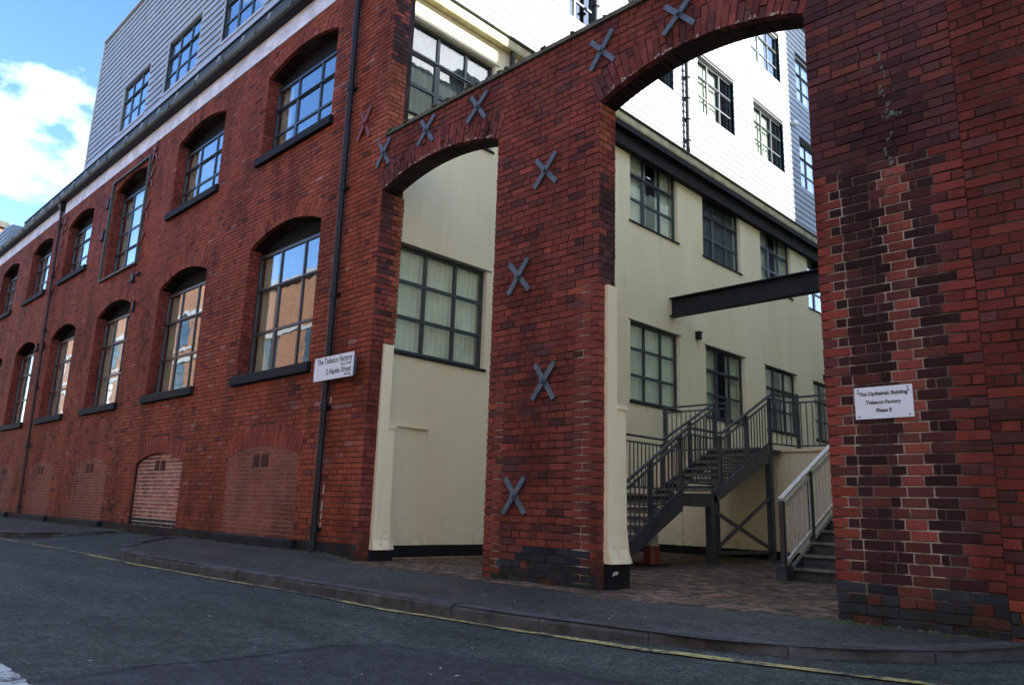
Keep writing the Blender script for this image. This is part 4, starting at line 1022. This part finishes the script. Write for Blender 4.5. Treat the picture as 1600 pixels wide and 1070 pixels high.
def flight(root, x0, x1, ya, za, yb, zb, n, open_=True, riser_mat=None):
    sm = M['stair_metal']
    for x in (x0, x1):
        s = MB(); s.prism([(x - .03, ya - .06, za - .12), (x - .03, ya - .06, za + .10), (x - .03, yb, zb + .05), (x - .03, yb, zb - .24)], (.06, 0, 0)); s.build('stringer', sm, root)
    tread = MB(); tread.box((x0 + .032, -.02, -.035), (x1 - .032, (yb - ya) / n + .03, 0)); tm = tread.mesh('tread', Vector((0, 0, 0))); tm.materials.append(sm)
    nose = MB(); nose.box((x0 + .034, -.026, -.03), (x1 - .034, .035, .004)); nm = nose.mesh('nosing'); nm.materials.append(M['step'])
    for k in range(1, n + 1):
        y = ya + (yb - ya) * (k - 1) / n; z = za + (zb - za) * k / n
        t = link('tread', tm, root, (0, y, z)); 
        q = bpy.data.objects.new('nosing', nm); col.objects.link(q); q.parent = t
        if not open_ or True:
            r__ = MB(); r__.box((x0 + .032, y + .035, z - (zb - za) / n + .0), (x1 - .032, y + .042, z - (.038 if open_ is False else .075))); r__.build('riser', riser_mat or M['riser'], root)
s1 = empty('fire_stair', (-7.3, 4.9, 0), 'dark blue steel stair with a middle landing climbing beside the cream courtyard wall', 'staircase', 'steel stairs in the courtyard')
xa, xb = -7.85, -6.7
flight(s1, xa, xb, 2.42, 0.0, 4.32, 1.10, 8); flight(s1, xa, xb, 5.36, 1.10, 7.42, 2.08, 7)
mb = MB(); mb.box((xa, 4.32, 1.06), (xb, 5.36, 1.10)); mb.build('landing', M['stair_metal'], s1)
mb = MB()
for x in (xa, xb): mb.box((x - .03, 4.30, 0.93), (x + .03, 5.40, 1.13))
mb.box((xa + .03, 4.32, 0.95), (xb - .03, 4.36, 1.06)); mb.box((xa + .03, 5.32, .95), (xb - .03, 5.36, 1.06)); mb.build('landing_frame', M['stair_metal'], s1)
mb = MB(); mb.box((xa, 7.42, 2.02), (xb, 7.95, 2.08)); mb.build('top_landing', M['stair_metal'], s1)
for x, y, z in ((xb, 5.2, .95), (xa, 5.2, .95), (xb, 7.42, 1.95), (xa, 7.42, 1.95)):
    m_ = MB(); m_.box((x - .055, y - .055, 0.01), (x + .055, y + .055, z)); m_.box((x - .09, y - .09, 0), (x + .09, y + .09, .012)); m_.build('support_post', M['stair_metal'], s1)
m_ = MB(); m_.bar((xb, 5.25, 0.9), (xb, 7.38, 0.22), .03, .06); m_.build('brace', M['stair_metal'], s1)
m_ = MB(); m_.bar((xb + .031, 5.25, 0.22), (xb + .031, 7.38, 1.18), .03, .06); m_.build('brace', M['stair_metal'], s1)
m_ = MB(); m_.bar((xb, 5.25, 0.18), (xb, 7.38, 0.18), .04, .06); m_.build('brace', M['stair_metal'], s1)
railing(s1, [(xb, 2.6, 0.12), (xb, 4.55, 1.22)], .98, posts=[(xb, 2.6, .1), (xb, 3.45, .62), (xb, 4.32, 1.1)])
railing(s1, [(xb, 4.56, 1.22), (xb, 5.62, 1.22)], .98, posts=[(xb, 5.60, 1.2)])
railing(s1, [(xb, 5.63, 1.22), (xb, 7.55, 2.14)], .98, posts=[(xb, 6.55, 1.66), (xb, 7.52, 2.1)])
railing(s1, [(xa, 2.6, 0.12), (xa, 4.3, 1.15)], .98, posts=[(xa, 2.6, .1)])
railing(s1, [(xa, 4.3, 1.15), (xa, 5.6, 1.15)], .98, posts=[(xa, 4.32, 1.1), (xa, 5.58, 1.1)])
railing(s1, [(xa, 5.61, 1.17), (xa, 7.5, 2.09)], .98, posts=[(xa, 6.5, 1.6), (xa, 7.48, 2.1)])
tr = empty('terrace_railing', (-6.0, 8.1, TZ), 'dark steel railing with thin uprights along the top of the cream terrace wall', 'railing')
railing(tr, [(-9.5, 8.1, TZ + .02), (-7.85, 8.1, TZ + .02)], 1.05, posts=[(-9.45, 8.1, TZ + .1), (-7.9, 8.1, TZ + .1)])
railing(tr, [(-6.7, 7.6, TZ + .04), (-6.45, 8.1, TZ + .02)], 1.05, posts=[])
railing(tr, [(-6.45, 8.1, TZ + .02), (-4.6, 8.1, TZ + .02)], 1.05, posts=[(-6.4, 8.1, TZ + .1), (-4.65, 8.1, TZ + .1)])
s2 = empty('entrance_stair', (-4.0, 5.5, 0), 'straight steel stair with pale worn treads half hidden behind the right pier', 'staircase', 'steel stairs in the courtyard')
xa, xb = -4.60, -3.30
flight(s2, xa, xb, 3.56, 0.0, 7.7, 2.08, 13, open_=False)
railing(s2, [(xa - .02, 3.42, 0.08), (xa - .02, 5.36, 1.02), (xa - .02, 7.7, 2.16)], .95, posts=[(xa - .02, 3.44, .08), (xa - .02, 4.36, .54), (xa - .02, 5.4, 1.04), (xa - .02, 7.66, 2.1)], hand=.07, mat=None, light=M['galv'])
railing(s2, [(xb, 3.42, 0.08), (xb, 7.7, 2.16)], .95, posts=[(xb, 3.44, .08), (xb, 7.66, 2.1)])
m_ = MB(); m_.box((xa - .08, 3.32, 0), (xa + .06, 3.52, .16)); m_.prism([(xa - .08, 3.32, .16), (xa + .06, 3.32, .16), (xa + .06, 3.52, .16), (xa - .08, 3.52, .16)], (0, 0, .03)); m_.build('foot_block', M['stair_metal'], s2)

# steel beam across the courtyard
bm = MB(); yb_, zb_, zt_ = 8.69, 5.38, 5.84
bm.box((-9.6, yb_ - .006, zb_ + .02), (-2.4, yb_ + .006, zt_ - .02)); bm.box((-9.6, yb_ - .11, zb_), (-2.4, yb_ + .11, zb_ + .025)); bm.box((-9.6, yb_ - .11, zt_ - .025), (-2.4, yb_ + .11, zt_))
bo = tag(bm.build('steel_beam', M['dark_metal'], None), 'dark riveted steel beam spanning the courtyard from the cream wall to the right', 'beam')
# traffic cone under the stair
tcn = empty('traffic_cone', (-7.05, 4.0, 0), 'red and white traffic cone standing under the steel stair', 'traffic cone')
mb = MB(); mb.box((-7.25, 3.8, 0), (-6.85, 4.2, .035)); mb.build('base', M['black_rubber'], tcn)
mb = MB(); mb.tube((-7.05, 4, .035), (-7.05, 4, .30), .155, 20, .115); mb.build('cone_body', M['cone_red'], tcn)
mb = MB(); mb.tube((-7.05, 4, .301), (-7.05, 4, .56), .1145, 20, .07); mb.build('reflective_sleeve', M['cone_white'], tcn)
mb = MB(); mb.tube((-7.05, 4, .561), (-7.05, 4, .76), .0695, 20, .03); mb.build('cone_tip', M['cone_red'], tcn)

# ------------------------------------------------------------------ downpipes
def downpipe(x, z0_, z1_, r__, label, seed, x2=None, mat='pipe'):
    x2 = x if x2 is None else x2
    o = empty('downpipe', (x, -.09, z0_), label, 'drainpipe', 'drainpipes on the brick front')
    mb = MB(); X = lambda z: x + (x2 - x) * (z - z0_) / (z1_ - z0_)
    mb.tube((x, -.09, z0_), (x2, -.09, z1_), r__, 14); mb.build('pipe', M[mat], o)
    z = z0_ + .35; k = 0
    while z < z1_:
        mb = MB(); mb.tube((X(z), -.09, z - .05), (X(z), -.09, z + .05), r__ + .014, 14); mb.box((X(z) - .10, -.03, z - .025), (X(z) + .10, -.012, z + .025)); mb.build('pipe_clip', M['pipe'], o)
        z += 1.83
    mb = MB(); mb.prism([(x2 - .13, -.19, z1_ + .16), (x2 + .13, -.19, z1_ + .16), (x2 + .07, -.15, z1_ - .04), (x2 - .07, -.15, z1_ - .04)], (0, .16, 0)); mb.build('hopper', M['pipe'], o)
    return o
d1 = downpipe(-10.31, 0.06, 10.15, 0.052, 'black drainpipe running up the brick front behind the white address board', 1, -10.33)
rr = random.Random(4); mb = MB()
for z, s in ((0.35, -1), (0.6, 1), (0.45, 1), (2.34, -1), (2.36, 1), (4.23, -1), (0.85, -1), (0.75, 1), (1.0, 1)):
    x = -10.33 + s * rr.uniform(.062, .078); h = rr.uniform(.04, .09); mb.prism([(x - .018, -.0085, z - h), (x + .016, -.0085, z - h * .9), (x + .018, -.0085, z + h), (x - .014, -.0085, z + h * .8)], (0, -.005, 0))
mb.build('paint_flakes', M['flake'], d1)
downpipe(-26.80, 0.06, 10.15, 0.042, 'thin dark red drainpipe far along the brick front beside a row of iron ties', 2, -27.68, 'pipe_red')

# ------------------------------------------------------------------ signs
def text(parent, s, x, y, z, size, align, bold=0.0, squash=1.0):
    cu = bpy.data.curves.new('lettering', 'FONT'); cu.body = s; cu.size = size; cu.align_x = align; cu.extrude = 0.0008; cu.offset = bold; cu.resolution_u = 3
    tmp = bpy.data.objects.new('tmp', cu); col.objects.link(tmp); bpy.context.view_layer.update()
    me = bpy.data.meshes.new_from_object(tmp.evaluated_get(bpy.context.evaluated_depsgraph_get())); col.objects.unlink(tmp); bpy.data.objects.remove(tmp)
    me.transform(Matrix.Diagonal((squash, 1, 1, 1))); me.transform(Matrix.Rotation(math.pi / 2, 4, 'X')); me.materials.clear(); me.materials.append(M['ink'])
    o = link('lettering', me, parent, (x, y, z)); return o
def board_sign(x0, x1, z0_, z1_, y, label, th=.012):
    o = empty('wall_sign', ((x0 + x1) / 2, y, (z0_ + z1_) / 2), label, 'sign')
    mb = MB(); mb.box((x0, y, z0_), (x1, y + th, z1_)); mb.build('board', M['white'], o)
    for x in (x0 + .03, x1 - .03):
        for z in (z0_ + .02, z1_ - .02): m_ = MB(); m_.tube((x, y, z), (x, y - .004, z), .007, 8); m_.build('screw', M['tie'], o)
    return o
sg = board_sign(-10.57, -9.49, 2.65, 3.02, -.165, 'white address board reading The Tobacco Factory, 2 Naples Street, over the drainpipe', .014)
mb = MB()
for x in (-10.45, -9.65): mb.box((x - .02, -.151, 2.7), (x + .02, -.012, 2.98))
mb.build('fixing', M['tie'], sg)
text(sg, 'The Tobacco Factory', -9.525, -.1665, 2.905, .128, 'RIGHT', .0018, .86)
text(sg, 'Phase Three', -9.535, -.1665, 2.84, .062, 'RIGHT', 0, .9)
text(sg, '2 Naples Street', -9.535, -.1665, 2.735, .125, 'RIGHT', .0018, .86)
text(sg, 'M4 4DB', -9.535, -.1665, 2.675, .058, 'RIGHT', 0, .9)
sg2 = board_sign(-2.327, -1.885, 1.583, 1.841, -.022, 'white plaque reading The Opthalmic Building, Tobacco Factory, Phase II on the right pier', .010)
cx = -2.106
text(sg2, '"The Opthalmic Building"', cx, -.0235, 1.772, .041, 'CENTER', .0013, .95)
text(sg2, 'Tobacco Factory', cx, -.0235, 1.702, .041, 'CENTER', .0013, .95)
text(sg2, 'Phase II', cx, -.0235, 1.636, .041, 'CENTER', .0013, .95)

# ------------------------------------------------------------------ litter
rr = random.Random(99); mb = MB()
for k in range(150):
    if rr.random() < .55: x = rr.uniform(-16, -1.5); y = rr.uniform(-5.0, -2.3); z = rz(x, y) + .009
    else:
        x = rr.uniform(-12, -1.8); y = rr.uniform(yk(kerb_mid, x) + .2, -.1); z = pz(x, y) + .003
    s = rr.uniform(.004, .013); a = rr.uniform(0, 3.1)
    if rr.random() < .08: s *= 1.8
    dx, dy = math.cos(a) * s, math.sin(a) * s
    mb.add([(x - dx, y - dy, z), (x + dy * .6, y - dx * .6, z + .002), (x + dx, y + dy, z + .004), (x - dy * .6, y + dx * .6, z + .002)], [(0, 1, 2, 3)])
mb.build('litter', M['litter'], None, kind='stuff')
mb = MB(); rr = random.Random(17)
for k in range(700):
    x = rr.uniform(-24, -1.6)
    if -9.2 < x < -6.8 or -4.9 < x < -2.7: continue
    y = -abs(rr.gauss(0, .07)) - .01; s = rr.uniform(.01, .035); z = pz(x, y) if not -18 < x < -15.2 else .03
    mb.tube((x, y, z - .005), (x, y, z + s * .5), s, 6, s * .3)
for k in range(500):
    p = rr.choice(kerb_mid[5:13]); x = rr.uniform(-13, -3.2); y = yk(kerb_mid, x) - .015 - abs(rr.gauss(0, .015)); s = rr.uniform(.006, .016)
    mb.tube((x, y, -.135), (x, y, -.125 + s * .4), s, 5, s * .3)
mb.build('moss', M['leaf'], None, kind='stuff')
mb = MB(); rr = random.Random(23)
for k in range(900):
    x = rr.uniform(-13, -1.9); y = yk(kerb_mid, x) - .02 - abs(rr.gauss(0, .07)); s = rr.uniform(.003, .011); z = rz(x, y) + .004; a = rr.uniform(0, 3.1)
    dx, dy = math.cos(a) * s, math.sin(a) * s
    mb.add([(x - dx, y - dy, z), (x + dy * .7, y - dx * .7, z + s * .5), (x + dx, y + dy, z + .002), (x - dy * .7, y + dx * .7, z + s * .7)], [(0, 1, 2, 3)])
mb.build('gutter_grit', simple('grit', (0.10, 0.09, 0.065), 0.9, var=.6, scale=30), None, kind='stuff')
